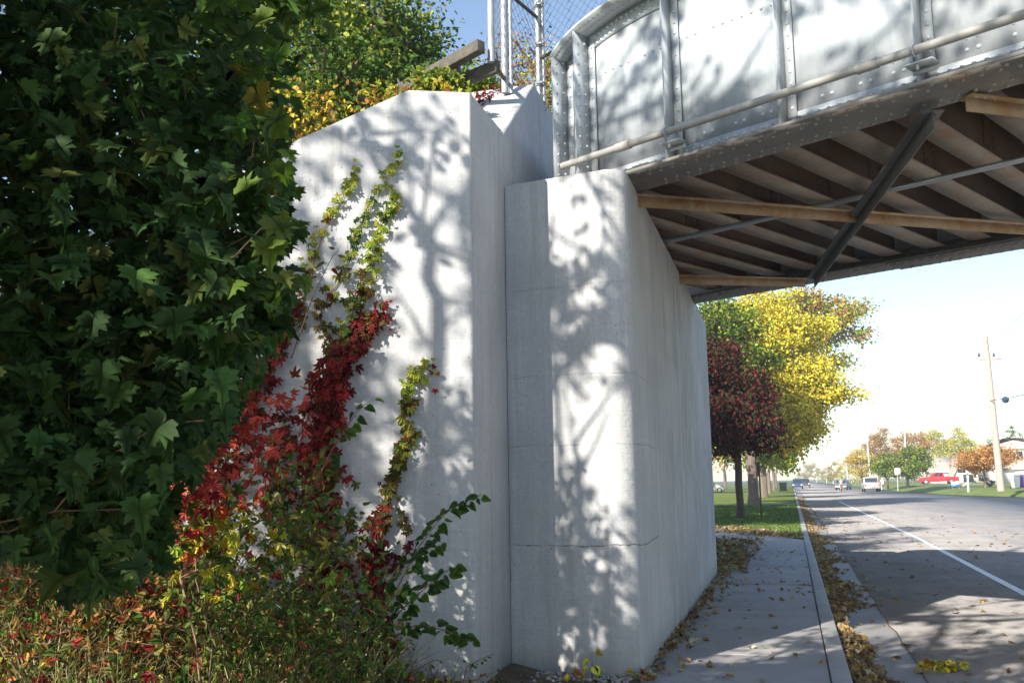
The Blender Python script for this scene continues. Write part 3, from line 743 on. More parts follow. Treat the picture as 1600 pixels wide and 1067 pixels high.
# --- foreground maple on the left
def maple():
    base = np.array([-7.0, 1.2, .1])
    root = empty('maple_tree', base, label='large green maple whose dark shaded leaves hang over the left side', cat='tree')
    bound = [(110, 1000), (200, 940), (268, 880), (275, 800), (330, 690), (400, 600), (440, 520), (472, 450), (468, 330), (455, 230), (470, 130), (520, 40), (560, -200)]
    def lim(v):
        vs = [b[1] for b in bound][::-1]; us = [b[0] - 12 for b in bound][::-1]
        return np.interp(v, vs, us)
    tips = []
    while len(tips) < 760:
        v = random.uniform(-220, 930); u = random.uniform(-330 if v < 380 else -110, lim(v) - 16)
        if v > 840 and random.random() > (980 - v) / 190: continue
        edge_ = lim(v) - u
        dmin = 2.5; dmax = 5.0 if edge_ > 200 else 3.9
        dd = dmin + (dmax - dmin) * random.random() ** .9
        d = ray(u, v); d = d / np.dot(d, np.array(fw)); p = O0 + d * dd
        if p[2] < .35 or blocks(p, .30): continue
        tips.append(p)
    tips = np.array(tips)
    dense = np.concatenate([ell((-4.1, .3, 3.9), (1.6, 1.3, 1.9), 300, .3), ell((-7.4, 2.6, 4.8), (1.2, 1.5, 2.0), 150, .5), ell((-2.4, 1.0, 5.0), (1.6, 1.1, .8), 90, .4), ell((-3.1, -1.5, 3.3), (2.2, 1.0, 1.6), 230, .4)])  # unseen crown masses added to block sun and sky from the visible leaves
    dense = np.array([p for p in dense if not blocks(p, .55)])
    sk, nodes = skeleton(base, dense[rng.permutation(len(dense))[:160]], .17, 2.3, (.3, .1), minr=.006)
    sk.build('trunk', M['bark'], root, smooth=True, world=True)
    hub = np.array([-4.9, 1.4, 3.0])
    sk, nodes = skeleton(hub, tips[rng.permutation(len(tips))[:260]], .016, .3, (.5, .3), jit=.03, minr=.0022, seg=.25)
    sk.build('branches', M['twig'], root, smooth=True, world=True)
    cl = []
    for src, per, sp in ((tips, 16, .15), (dense, 9, .24)):
        n_ = len(src) * per; pts = np.repeat(src, per, 0) + rng.normal(size=(n_, 3)) * sp
        if per == 16:   # leaves stay on this side of the crown's edge
            pu = []
            ca = np.array(rt); cu = np.array(up); cf = np.array(fw); q = pts - O0
            zz = q @ cf; uu = 800 + F * (q @ np.array(rt2)) / zz; vv = 533.5 - F * (q @ np.array(up2)) / zz
            ok = (uu < lim(vv) + rng.normal(size=n_) * 8) & (zz > 2.1) & (vv < np.interp(uu, [-100, 60, 120, 240, 320], [830, 860, 935, 930, 840]) + rng.normal(size=n_) * 12); pts = pts[ok]; n_ = len(pts)
        c_ = pick(DKGREEN, n_, .35) * 1.4
        if per == 16:
            k_ = (rng.random(n_) < np.clip((uu[ok] - 330) / 260, 0, .8)) & (vv[ok] < 520); c_[k_] = pick([(4, (.075, .14, .02)), (2, (.11, .17, .03)), (.4, (.20, .19, .03))], int(k_.sum()), .3)  # lighter greens towards the upper right paint in backlit leaves
        Z = rdir(n_, .9, .45); Z[:, 1] -= .35; Z[:, 0] += .25
        Y = rdir(n_, -.55, .6); Y[:, 1] -= .35; Y[:, 0] += .25
        cl.append(leafcloud(pts, Y, Z, (rng.uniform(.045, .088, n_) if per == 16 else rng.uniform(.08, .14, n_)), MAPLE, c_))
    V, Fc, C = joinclouds(cl)
    mesh_np('crown', V, Fc, M['leaf'], root, colors=C, world=True)
maple()
# --- tall shade tree behind the camera: only its shadow reaches the picture
def shade_tree(name, label, base, ells, per, r0, th, keepd=1., lean=(0, 0)):
    root = empty(name, base, label=label, cat='tree')
    tips = np.concatenate([ell(c, r, n, .2) for c, r, n in ells])
    sk, _ = skeleton(base, tips, r0, th, lean, minr=.007, seg=.6); sk.build('trunk', M['bark'], root, smooth=True, world=True)
    n_ = len(tips) * per; pts = np.repeat(tips, per, 0) + rng.normal(size=(n_, 3)) * np.array([.26, .26, .17])
    V, Fc, C = leafcloud(pts, rdir(n_, -.4), rdir(n_, 1.), rng.uniform(.10, .17, n_), CHUNK, pick(GREEN, n_))
    mesh_np('crown', V, Fc, M['leaf'], root, colors=C, world=True)
SH = []      # twigs of the tall tree: where its boughs stand between the sun and the walls
def shaded(n_, umin, umax, vmin, vmax, plane, dens, dr=(9, 14)):
    k = 0
    while k < n_:
        u = random.uniform(umin, umax); v = random.uniform(vmin, vmax); k += 1
        if random.random() > dens(u, v): continue
        SH.append(onplane(u, v, *plane) + SUNDIR * random.uniform(*dr))
def hole(u, v, L):
    m = 1.
    for cu, cv, ru, rv, f in L:
        ru += 16; rv += 18
        if ((u - cu) / ru) ** 2 + ((v - cv) / rv) ** 2 < 1: m = min(m, f)
    return m
WH = [(690, 400, 60, 120, .06), (650, 470, 60, 90, .06), (610, 350, 45, 60, .1), (700, 590, 60, 26, .1), (700, 705, 55, 34, .08), (540, 230, 60, 45, .15), (690, 215, 30, 30, .2), (735, 890, 18, 25, .1), (640, 800, 22, 22, .2), (500, 330, 30, 30, .2), (600, 560, 40, 20, .15)]
shaded(330, 400, 745, 140, 1067, (WC, WN), lambda u, v: hole(u, v, WH) * (.9 if v > 560 else .55))
PH = [(915, 690, 60, 85, .05), (960, 865, 32, 55, .05), (905, 870, 20, 35, .1), (890, 350, 22, 30, .1), (905, 450, 26, 35, .15), (960, 330, 20, 18, .2), (900, 295, 40, 10, .2), (905, 990, 18, 40, .2), (965, 990, 20, 30, .3)]
shaded(165, 850, 1000, 270, 1067, (np.array([-2, 8.3, 1]), np.array([.15, 1, 0])), lambda u, v: hole(u, v, PH))
BW = (BO + BN * .26, BN)
GH = [(980, 60, 22, 45, .1), (1000, 180, 30, 50, .25), (1120, 30, 60, 30, .0), (1170, 90, 40, 60, .05), (1110, 120, 20, 25, .1), (1300, 30, 50, 30, .0), (1260, 90, 30, 40, .05), (1380, 40, 50, 40, .05), (1350, 110, 25, 20, .3), (1530, 90, 80, 40, .15), (1560, 10, 60, 22, .2)]
shaded(330, 860, 1640, -60, 260, BW, lambda u, v: hole(u, v, GH) * (.95 if u < 1090 else .6), (9, 14))
shaded(34, 1000, 1330, 900, 1067, (np.array([0, 9, 0.]), np.array([0, 0, 1.])), lambda u, v: hole(u, v, [(1240, 985, 60, 16, .0), (1130, 1027, 60, 10, .0), (1200, 1050, 30, 8, .1)]), (13, 17))
shaded(150, 1330, 1640, 925, 1090, (np.array([0, 9, -.13]), np.array([0, 0, 1.])), lambda u, v: .75, (13, 18))
SH = np.array([p for p in SH if not blocks(p, .3)])
def tall_tree():
    base = (-6.2, -4.6, 0); root = empty('shade_tree', base, label='tall broad shade tree standing behind the viewpoint beside the walk', cat='tree')
    more = np.concatenate([ell((-6, -8.5, 6.5), (4, 2.6, 1.6), 90, .3), ell((0, -8.5, 6.2), (4, 2.6, 1.6), 90, .3)])
    allp = np.concatenate([SH, more])
    sk, _ = skeleton(base, allp[rng.permutation(len(allp))[:230]], .17, 4.5, (.1, .1), jit=.05, minr=.006, seg=.6)
    # forked boughs whose shadows lie on the wing wall and the pilaster
    def bough(pts, plane, r0, r1, d=8.2):
        P_ = np.array([onplane(u, v, *plane) + SUNDIR * d for u, v in pts]); k_ = np.linspace(0, 1, len(P_) * 4); t = np.linspace(0, 1, len(P_))
        sk.tube(np.stack([np.interp(k_, t, P_[:, i]) for i in range(3)], 1), np.linspace(r0, r1, len(k_)), 7)
    w_ = (WC, WN); p_ = (np.array([-2, 8.3, 1]), np.array([.15, 1, 0]))
    bough([(700, 980), (682, 760), (678, 650), (686, 540), (686, 470), (668, 435), (676, 385), (672, 372), (645, 335), (620, 300), (585, 255), (560, 190)], w_, .074, .034)
    bough([(676, 385), (700, 388), (741, 398)], w_, .028, .02); bough([(686, 465), (715, 470), (741, 472)], w_, .025, .018)
    bough([(684, 540), (700, 505), (735, 480)], w_, .02, .015); bough([(684, 560), (660, 520), (610, 440)], w_, .018, .012); bough([(684, 640), (720, 660), (745, 700)], w_, .02, .014)
    bough([(672, 372), (690, 330), (735, 290), (745, 200)], w_, .03, .018); bough([(645, 335), (640, 260), (670, 180)], w_, .022, .014)
    bough([(905, 1000), (905, 740), (897, 700), (893, 698), (912, 668), (935, 640), (960, 600)], p_, .034, .016); bough([(904, 742), (925, 700), (938, 670), (950, 640)], p_, .022, .012); bough([(893, 698), (888, 640), (880, 600)], p_, .014, .01)
    sk.build('trunk', M['bark'], root, smooth=True, world=True)
    cl = []
    for src, per in ((SH, 11), (more, 16)):
        n_ = len(src) * per; pts = np.repeat(src, per, 0) + rng.normal(size=(n_, 3)) * np.array([.13, .13, .11])
        cl.append(leafcloud(pts, rdir(n_, -.4), rdir(n_, 1.), rng.uniform(.09, .15, n_), CHUNK, pick(GREEN, n_)))
    V, Fc, C = joinclouds(cl); mesh_np('crown', V, Fc, M['leaf'], root, colors=C, world=True)
tall_tree()

# --- embankment growth above and behind the wall
def P3(u, v, y): return atY(u, v, y)
def shrubtree(label, u, v, y, ru, h, pal, lsize=.11, per=45, n=60, name='embankment_tree', group='trees on the embankment', z0=None, bark='bark', tmpl=CHUNK, sprd=.28):
    c = P3(u, v, y); zb = 4.4 if z0 is None else z0
    return tree(name, label, (c[0], c[1], zb), [((c[0], c[1], c[2]), (ru, ru, h), n)], .07, max(.4, (c[2] - h * .6) - zb), pal, tmpl, lsize, per, sprd, group, bark, 'leaf', skel_n=40)
shrubtree('green and yellow bushy tree rising behind the wing wall beside the maple', 500, 60, 12, 1.5, 1.6, GREEN + YGREEN, .09, 90, 80, z0=4.0)
shrubtree('dense dark green tree with small leaves behind the timber guard rail', 622, 95, 13, .75, .75, GREEN + [(3, (.09, .13, .03))], .065, 110, 60)
shrubtree('yellowing tree with an uneven top against the blue sky above the guard rail', 600, 20, 14.5, 1.15, 1.3, GREEN + YGREEN + [(3, (.40, .30, .04))], .075, 90, 70)
shrubtree('golden orange low bush seen over the sloping top of the wing wall', 480, 190, 10.5, .45, .2, YELLOW + ORANGE + GREEN, .07, 50, 26, z0=3.9)
shrubtree('dense green bush between the golden bush and the timber guard rail', 560, 140, 11.2, .95, .5, GREEN + [(2, (.14, .18, .03))], .065, 80, 50, z0=4.2)
shrubtree('thin leafed reddish bush behind the chain link fence', 812, 128, 15, .75, .85, ORANGE + [(5, (.16, .15, .05)), (4, (.25, .12, .08))], .05, 50, 55)
shrubtree('yellow tree beyond the track seen between fence post and girder', 862, 160, 19, .8, 1.2, YELLOW + GREEN, .09, 45, 50)
shrubtree('small green shrub hugging the top of the wing wall under the guard rail', 685, 138, 8.5, .22, .07, LIME + GREEN, .06, 30, 20, name='embankment_shrub', group=None, z0=4.7, sprd=.07)
shrubtree('low olive shrub below the two guard rails', 735, 138, 10.4, .3, .12, YGREEN + GREEN, .05, 40, 22, name='embankment_shrub', group=None, z0=5.0, sprd=.10)
shrubtree('tall green tree high above the maple on the embankment', 380, 20, 13, 1.9, 2.2, GREEN, .11, 60, 80, z0=3.5)
shrubtree('broad green tree filling the slope behind the maple', 200, 120, 14, 3.0, 2.8, GREEN, .13, 50, 110, z0=2.5)

# --- beyond the bridge: trees along the left verge
def verge(name, label, base, ells, r0, th, pal, ls, per, sp, **k): return tree(name, label, base, ells, r0, th, pal, CHUNK, ls, per, sp, **k)
b1 = G(1157, 810)
verge('red_maple_tree', 'small dark red leaved tree on the grass just past the abutment', b1, [((b1[0] - .3, b1[1], 4.4), (2.4, 2.3, 1.9), 150), ((b1[0] - 1.1, b1[1], 6.4), (1.4, 1.4, 1.3), 40)], .15, 2.4, DARKRED, .13, 150, .34, bark='barkdark', droop=.5)
b2 = G(1178, 788)
verge('yellow_maple_tree', 'big bright yellow maple spreading over the kerb and road', b2, [((b2[0] + .8, b2[1], 8.6), (5.6, 5.0, 4.9), 240), ((b2[0] + 2.0, b2[1] - 1, 7.2), (4.4, 3.6, 3.2), 110), ((b2[0] + .8, b2[1], 12.2), (3.3, 3.2, 2.2), 60), ((b2[0] + 2.2, b2[1] - 1, 5.4), (3.2, 3.2, 2.2), 60)], .33, 3.4, YELLOW + [(3, (.42, .40, .05))], .185, 170, .48)
verge('green_maple_tree', 'yellow green maple between the red tree and the yellow one', (-4.6, 54, 0), [((-4.0, 54, 8.6), (3.6, 3.4, 3.6), 130)], .25, 3.4, YGREEN + GREEN, .17, 140, .45, bark='barkdark')
verge('tall_olive_tree', 'pale olive crowned tree showing above the yellow maple', (-2.6, 92, 0), [((.6, 92, 15.6), (5.6, 5, 3.6), 120)], .3, 8, YGREEN + ORANGE, .24, 140, .6)
for i, (x, y, hh, pal, lb) in enumerate([(-2.4, 92, 5.6, YGREEN, 'yellow green street tree right behind the big yellow maple'), (-2.6, 118, 6.2, YGREEN + YELLOW, 'second street tree behind the big yellow maple, low crown over the kerb'), (-2.6, 150, 6.5, ORANGE + YGREEN, 'orange tinted street tree farther along the left kerb'), (-3, 195, 7.5, YGREEN, 'farthest yellow green tree at the left kerb near the road end')]):
    verge('street_tree', lb, (x, y, 0), [((x + .3, y, hh), (3.6, 3.6, 3.2), 80)], .2, 2.6, pal, .28, 75, .5, group='trees along the left kerb')
for x, y, hh, lb in [(-9, 27, 8, 'green tree close behind the abutment'), (-10, 37, 8.5, 'green tree on the grass left of the red tree'), (-9, 50, 8, 'green tree left behind the red tree')]:
    verge('lawn_tree', lb, (x, y, 0), [((x, y, hh), (3.4, 3.4, 3.4), 120)], .22, 3.4, GREEN + YGREEN, .32, 45, .5, group='green trees left of the sidewalk bend')
for x, y, hh, pal, lb in [(-16, 125, 7, GREEN + ORANGE, 'mixed green and orange tree on the far left lawn'), (-26, 150, 8, YGREEN, 'yellow green tree far back on the left lawn'), (-11, 170, 8, YGREEN + ORANGE, 'pale autumn tree far back beside the left lawn')]:
    verge('lawn_tree', lb, (x, y, 0), [((x, y, hh), (6, 5, 4.6), 80)], .25, 3., pal, .5, 36, .8, group='far trees on the left lawn')

# --- right side of the road
def rt_tree(label, u, vb, y, hw_px, top_v, pal, trunk_frac=.25, n=70, name='street_tree', group='trees on the right side of the road', ls=None, bark='bark', per=42):
    p = atY(u, vb, y); sc = y / F; top = atY(u, top_v, y)[2]; hh = top - p[2]; rad = hw_px * sc
    z0 = p[2] + hh * trunk_frac; cz = (z0 + top) / 2
    return tree(name, label, (p[0], p[1], max(-.3, p[2] - .1)), [((p[0], p[1], cz), (rad, rad, (top - z0) / 2), int(n * 1.3))], max(.1, hh * .02), hh * trunk_frac, pal, CHUNK, ls or rad * .065, int(per * 1.8), rad * .14, group, bark, 'far')
rt_tree('round green tree with yellow patches beside the square sign', 1420, 765, 133, 33, 698, GREEN + YGREEN, .3, 90)
rt_tree('smaller light green tree left of the round green tree', 1388, 763, 138, 24, 706, YGREEN + GREEN, .25, 60)
rt_tree('orange yellow tree behind the white pickup', 1352, 760, 190, 24, 698, ORANGE + YELLOW, .15, 70)
rt_tree('tall rust brown tree behind the round green tree', 1375, 758, 215, 28, 668, ORANGE + [(3, (.22, .18, .06))], .15, 80)
rt_tree('tall orange tree above the tan garage roof', 1428, 758, 215, 27, 670, ORANGE, .2, 80)
rt_tree('large yellow tree in the middle of the right skyline', 1462, 755, 240, 22, 668, YGREEN + YELLOW, .2, 70)
rt_tree('large yellow and green tree behind the white gabled house', 1502, 755, 240, 26, 664, YELLOW + YGREEN, .2, 80)
rt_tree('grey green tree behind the two storey house', 1560, 752, 260, 26, 685, GREEN, .1, 60)
rt_tree('small green conifer topped tree at the right picture edge', 1592, 752, 200, 16, 660, GREEN, .1, 50)
rt_tree('orange ornamental tree on the lawn behind the utility pole', 1540, 762, 105, 38, 700, ORANGE + [(3, (.45, .18, .08))], .45, 90)
rt_tree('bright yellow tree farther down the right side', 1320, 758, 260, 11, 722, YELLOW + LIME, .15, 45)
rt_tree('pale autumn tree behind the bright yellow tree', 1308, 757, 330, 10, 712, YGREEN + ORANGE, .2, 40)
rt_tree('slim brown tree beside the distant lamp poles', 1330, 757, 340, 8, 711, ORANGE + MAROON, .2, 30)
for i, (u, tv, y) in enumerate([(1295, 728, 380), (1283, 730, 430), (1272, 719, 470), (1262, 722, 520), (1253, 736, 560), (1300, 738, 300)]):
    rt_tree(['low yellow green tree in the far row', 'faint olive tree in the far row', 'tallest pale tree at the end of the road', 'pale tree next to the tallest at the road end', 'faintest tree where the road vanishes', 'low bushy tree near the blue car'][i], u, 754, y, 9, tv, YGREEN + ORANGE, .15, 34, group='far row of trees at the end of the road')
sh = rt_tree('dark purple shrub between the orange tree and the utility pole', 1546, 762, 110, 9, 744, [(3, (.08, .03, .05)), (2, (.1, .06, .04))], .05, 20, name='shrub', group=None)

# ================================================================== STREET FURNITURE
def pole(name, label, u0, v0, u1, v1, y, r, m, group=None, cat='utility pole'):
    a = atY(u0, v0, y); b_ = atY(u1, v1, y)
    root = empty(name, tuple(a), label=label, cat=cat, group=group)
    mb = MB(); mb.tube([a - [0, 0, .2], a * .5 + b_ * .5, b_], [r, r * .88, r * .72], 10); mb.build('pole_shaft', M[m], root, smooth=True, world=True)
    return root, a, b_
root, a, top = pole('utility_pole', 'leaning brown timber utility pole carrying the wire with a ball at right', 1564, 763, 1539, 525, 85, .29, 'pole')
mb = MB(); p = atY(1541, 562, 85)
for q in (-1.1, 1.1): mb.beam(p + [q, 0, .0], p + [0, 0, .05], .09, .11)
mb.build('crossarm', M['pole'], root, world=True)
for u, v in ((1530, 557), (1553, 557)):
    p = atY(u, v, 85); mb = MB(); mb.tube([p, p + [0, 0, .3]], [.1, .06], 8); mb.build('insulator', M['charcoal'], root, world=True)
def wire(name, label, pts, r, sag=.0, group=None, ball=None):
    P_ = []; p, q = pts
    for t in np.linspace(0, 1, 16): P_.append(p * (1 - t) + q * t - np.array([0, 0, sag * math.sin(math.pi * t)]))
    mb = MB(); mb.tube(P_, r, 5)
    return tag(mb.build(name, M['charcoal'], smooth=True), label, 'wire', group)
w0 = atY(1546, 626, 85); w1 = atY(1700, 575, 70)
wire('overhead_wire', 'dark cable with a ball running right from the leaning pole', (w0, w1), .035, .4)
pb = atY(1571, 624.5, 82.6); mb = MB()
mb.tube([pb + [.27 * math.cos(t) * -1, 0, 0] for t in np.linspace(0, math.pi, 9)], [max(.02, .27 * math.sin(t)) for t in np.linspace(0, math.pi, 9)], 12)
tag(mb.build('wire_ball', M['blue'], smooth=True), 'dark round marker ball hanging on the cable', 'ball')
for i, (u0, v0, u1, v1) in enumerate([(1543, 565, 1300, 700), (1541, 545, 1700, 395), (1540, 535, 1700, 360), (1546, 640, 1290, 720)]):
    wire('overhead_wire', ['thin wire running from the leaning pole down the road', 'upper thin wire from pole top to the right edge', 'topmost thin wire from pole top to the right edge', 'lowest faint wire running down the road'][i], (atY(u0, v0, 85), atY(u1, v1, 220 if u1 < 1400 else 60)), .012, .8)
root, a, top = pole('street_lamp', 'pale lamp pole with a T shaped double arm above the trees', 1417, 763, 1412, 632, 140, .14, 'polefar', cat='street lamp')
mb = MB(); p = atY(1412, 632, 140)
for q in (-1, 1): mb.tube([p, p + [q * .9, 0, .08], p + [q * 1.5, 0, -.02]], .06, 6)
mb.build('lamp_arm', M['polefar'], root, world=True)
for q in (-1, 1):
    mb = MB(); mb.box(tuple(p + [q * 1.6 - .3, -.12, -.08]), tuple(p + [q * 1.6 + .3, .12, .04])); mb.build('lamp_head', M['polefar'], root, world=True)
for i, (u0, v0, u1, v1, y) in enumerate([(1361, 760, 1354, 676, 180), (1325, 757, 1322, 714, 250), (1331, 757, 1328, 712, 265), (1292, 757, 1291, 727, 380), (1302, 757, 1301, 724, 330), (1276, 756, 1276, 733, 450)]):
    root, a, b_ = pole('utility_pole', ['pale pole standing in the orange trees left of the lamp pole', 'slim pale pole behind the blue car', 'slim pole just right of the one behind the blue car', 'faint pole fourth along the far right side', 'faint pole among the low far trees', 'faintest pole near the end of the road'][i], u0, v0, u1, v1, y, .17, 'polefar', 'pale poles along the right side')
    mb = MB(); mb.beam(b_ + [-1, 0, -.5], b_ + [1, 0, -.5], .12, .12); mb.build('crossarm', M['polefar'], root, world=True)
# square white sign
root, a, top = pole('road_sign', 'blank white square sign on a thin post in front of the round green tree', 1403, 766, 1402, 733, 130.5, .05, 'polefar', cat='sign')
p = atY(1402.5, 737, 130.3); mb = MB(); mb.box(tuple(p + [-.35, 0, -.4]), tuple(p + [.35, .03, .45])); mb.build('sign_panel', M['white'], root, world=True)
# L-shaped white post
root, a, top = pole('sign_post', 'white post with a short slanting arm on the right lawn', 1513, 765, 1512, 742, 100, .1, 'white', cat='post')
mb = MB(); mb.beam(atY(1512, 754, 100), atY(1504, 759, 100), .12, .14); mb.build('post_arm', M['white'], root, world=True)
p = atY(1493.5, 763, 100); root = empty('yard_sign', tuple(p), label='small blue and white board standing low on the right lawn', cat='sign')
mb = MB(); mb.box(tuple(p + [-.36, 0, .18]), tuple(p + [.36, .03, .36])); mb.build('sign_panel', M['signblue'], root, world=True)
mb = MB(); mb.box(tuple(p + [-.36, 0, .362]), tuple(p + [.36, .03, .58])); mb.build('sign_header', M['white'], root, world=True)
for q in (-.3, .3):
    mb = MB(); mb.tube([p + [q, .015, -.1], p + [q, .015, .18]], .015, 5); mb.build('leg', M['galv'], root, world=True)
# rusty post on the grass
p = G(1190, 808); root = empty('sign_post', tuple(p), label='thin rusty sign post seen edge on beside the red tree', cat='post')
mb = MB(); mb.box(tuple(p + [-.035, -.03, -.2]), tuple(p + [.035, .03, 2.35])); mb.build('post_shaft', M['rustpost'], root, world=True)
mb = MB(); mb.box(tuple(p + [-.07, -.05, 1.75]), tuple(p + [-.045, .4, 2.35])); mb.build('sign_panel', M['rustpost'], root, world=True)
# bins
def wheelie(name, label, p, m, hgt=1.1, wd=.6):
    root = empty(name, tuple(p), label=label, cat='bin')
    mb = MB(); q = wd / 2
    mb.add([(p[0] - q * .8, p[1] - q * .8, p[2] + .06), (p[0] + q * .8, p[1] - q * .8, p[2] + .06), (p[0] + q * .8, p[1] + q * .8, p[2] + .06), (p[0] - q * .8, p[1] + q * .8, p[2] + .06),
            (p[0] - q, p[1] - q, p[2] + hgt * .9), (p[0] + q, p[1] - q, p[2] + hgt * .9), (p[0] + q, p[1] + q, p[2] + hgt * .9), (p[0] - q, p[1] + q, p[2] + hgt * .9)],
           [(3, 2, 1, 0), (4, 5, 6, 7), (0, 1, 5, 4), (1, 2, 6, 5), (2, 3, 7, 6), (3, 0, 4, 7)]); mb.build('bin_body', M[m], root, world=True, bevel=.03)
    mb = MB(); mb.prism([(p[1] - q * 1.08, p[2] + hgt * .905), (p[1] + q * 1.1, p[2] + hgt * .905), (p[1] + q, p[2] + hgt), (p[1] - q * .9, p[2] + hgt * .95)], p[0] - q * 1.06, p[0] + q * 1.06, 'x'); mb.build('lid', M[m], root, world=True)
    for s_ in (-1, 1):
        mb = MB(); mb.tube([(p[0] + s_ * q * .9, p[1] + q * .8, p[2] + .1), (p[0] + s_ * q * 1.1, p[1] + q * .8, p[2] + .1)], .1, 12); mb.build('wheel', M['tyre'], root, world=True)
wheelie('wheelie_bin', 'dark green wheeled bin at the left kerb far down the road', atY(1224, 768, 125), 'bin', 1.15, .95)
wheelie('wheelie_bin', 'pale grey wheeled bin at the right picture edge', atY(1587, 763, 90), 'white', 1.15, .7)
wheelie('wheelie_bin', 'purple wheeled bin beside the pale grey bin', atY(1597, 763, 90.5), 'purple', 1.15, .6)

# ================================================================== VEHICLES
def vehicle(name, label, loc, rz, paint, kind, cat, group=None):
    root = empty(name, tuple(loc), rz, label=label, cat=cat, group=group)   # x forward, y left
    if kind == 'pickup':
        L, W = 5.7, 1.95
        prof = [(-2.85, .55), (-2.85, 1.12), (-.75, 1.14), (-.75, 1.12), (1.25, 1.14), (2.55, 1.02), (2.85, .85), (2.85, .45), (2.45, .40), (1.45, .40), (-1.35, .40), (-2.4, .40)]
        cabp = [(-.85, 1.13), (-.72, 1.80), (.35, 1.82), (1.2, 1.14)]
    else:
        L, W = 4.5, 1.8
        prof = [(-2.2, .42), (-2.25, .95), (-1.6, 1.02), (1.1, 1.0), (2.1, .85), (2.25, .6), (2.2, .3), (-2.1, .3)]
        cabp = [(-1.95, 1.0), (-1.5, 1.50), (-.1, 1.56 if kind == 'car' else 1.75), (.5, 1.48), (1.15, .99)]
        if kind == 'suv': prof = [(x, z * 1.12) for x, z in prof]; cabp = [(-2.1, 1.12), (-1.9, 1.75), (.1, 1.80), (.4, 1.72), (1.15, 1.1)]
    mb = MB(); mb.prism(prof, -W / 2, W / 2, 'y'); mb.build('body', M[paint], root, bevel=.06, smooth=True)
    mb = MB(); mb.prism(cabp, -W / 2 + .12, W / 2 - .12, 'y'); mb.build('cab', M[paint], root, bevel=.05, smooth=True)
    zt_ = max(z for x, z in cabp); zb = min(z for x, z in cabp)
    x0 = cabp[0][0]; x1 = cabp[-1][0]
    for s_ in (-1, 1):
        y = s_ * (W / 2 - .118)
        for a, b2_ in ((.12, .47), (.52, .86)):
            def cx(t, z_): # x across cab at height
                f = (z_ - zb) / (zt_ - zb); l = x0 + (cabp[1][0] - x0) * f; r_ = x1 + (cabp[-2][0] - x1) * f; return l + (r_ - l) * t
            lo, hi = zb + .08, zt_ - .09
            mb = MB(); mb.prism([(cx(a, lo), lo), (cx(b2_, lo), lo), (cx(b2_, hi), hi), (cx(a, hi), hi)], *sorted((y, y + s_ * .012)), axis='y'); mb.build('side_window', M['glass'], root)
    def slant(p0, p1, nm):
        (xa, za), (xb, zb_) = p0, p1; dx, dz = xb - xa, zb_ - za; l = math.hypot(dx, dz); nx, nz = dz / l * .012, -dx / l * .012
        if nm == 'windscreen': nx, nz = abs(nx), abs(nz)
        else: nx, nz = -abs(nx), abs(nz)
        A = (xa + dx * .1 + nx, za + dz * .1 + nz); B = (xa + dx * .9 + nx, za + dz * .9 + nz)
        mb = MB(); y = W / 2 - .22; mb.add([(A[0], -y, A[1]), (A[0], y, A[1]), (B[0], y, B[1]), (B[0], -y, B[1])], [(0, 1, 2, 3)]); mb.build(nm, M['glass'], root)
    slant(cabp[0], cabp[1], 'rear_window'); slant(cabp[-1], cabp[-2], 'windscreen')
    r_ = .40 if kind != 'car' else .33
    for x in (-L * .31, L * .32):
        for s_ in (-1, 1):
            y0 = s_ * (W / 2 - .2); y1 = s_ * (W / 2 + .015)
            mb = MB(); mb.tube([(x, y0, r_), (x, y1, r_)], r_, 18); wo = mb.build('wheel', M['tyre'], root, smooth=True)
            mb = MB(); mb.tube([(x, y1, r_), (x, y1 + s_ * .01, r_)], r_ * .62, 14); mb.build('rim', M['chrome'], wo, smooth=True)
    for s_ in (-1, 1):
        mb = MB(); mb.box((L / 2 - .14, s_ * W * .38 - .17, .66), (L / 2 + .012, s_ * W * .38 + .17, .82)); mb.build('headlight', M['clear'], root)
        mb = MB(); mb.box((-L / 2 - .012, s_ * W * .43 - .09, .72), (-L / 2 + .1, s_ * W * .43 + .09, 1.0)); mb.build('tail_light', M['lamp'], root)
    mb = MB(); mb.box((-L / 2 - .08, -W / 2 + .05, .42), (-L / 2 - .01, W / 2 - .05, .58)); mb.build('bumper', M['chrome'], root, bevel=.02)
    mb = MB(); mb.box((-L / 2 - .09, -.18, .62), (-L / 2 - .03, .18, .74)); mb.build('number_plate', M['white'], root)
    return root
p = atY(1466, 757, 160); vehicle('pickup_truck', 'red pickup truck parked side on in front of the white garage', (p[0], p[1], .5), R(180), 'red', 'pickup', 'pickup truck')
p = G(1361, 768, GZ); vehicle('pickup_truck', 'silver white pickup seen from behind on the right half of the road', p, R(90), 'silver', 'pickup', 'pickup truck')
p = G(1318, 765, GZ); vehicle('car', 'teal blue car ahead of the silver pickup', p, R(78), 'teal', 'car', 'car')
p = G(1259, 761, GZ); vehicle('car', 'dark grey off roader coming in the left lanes', p, R(-90), 'charcoal', 'suv', 'car')
p = G(1241, 764, GZ); vehicle('car', 'dark blue car close to the left kerb', (p[0] + .6, p[1], GZ), R(-90), 'blue', 'suv', 'car')
p = atY(1108, 762, 135); vehicle('car', 'pale car parked on the far left, half hidden by the abutment edge', (p[0], p[1], 0), R(0), 'silver', 'car', 'car')

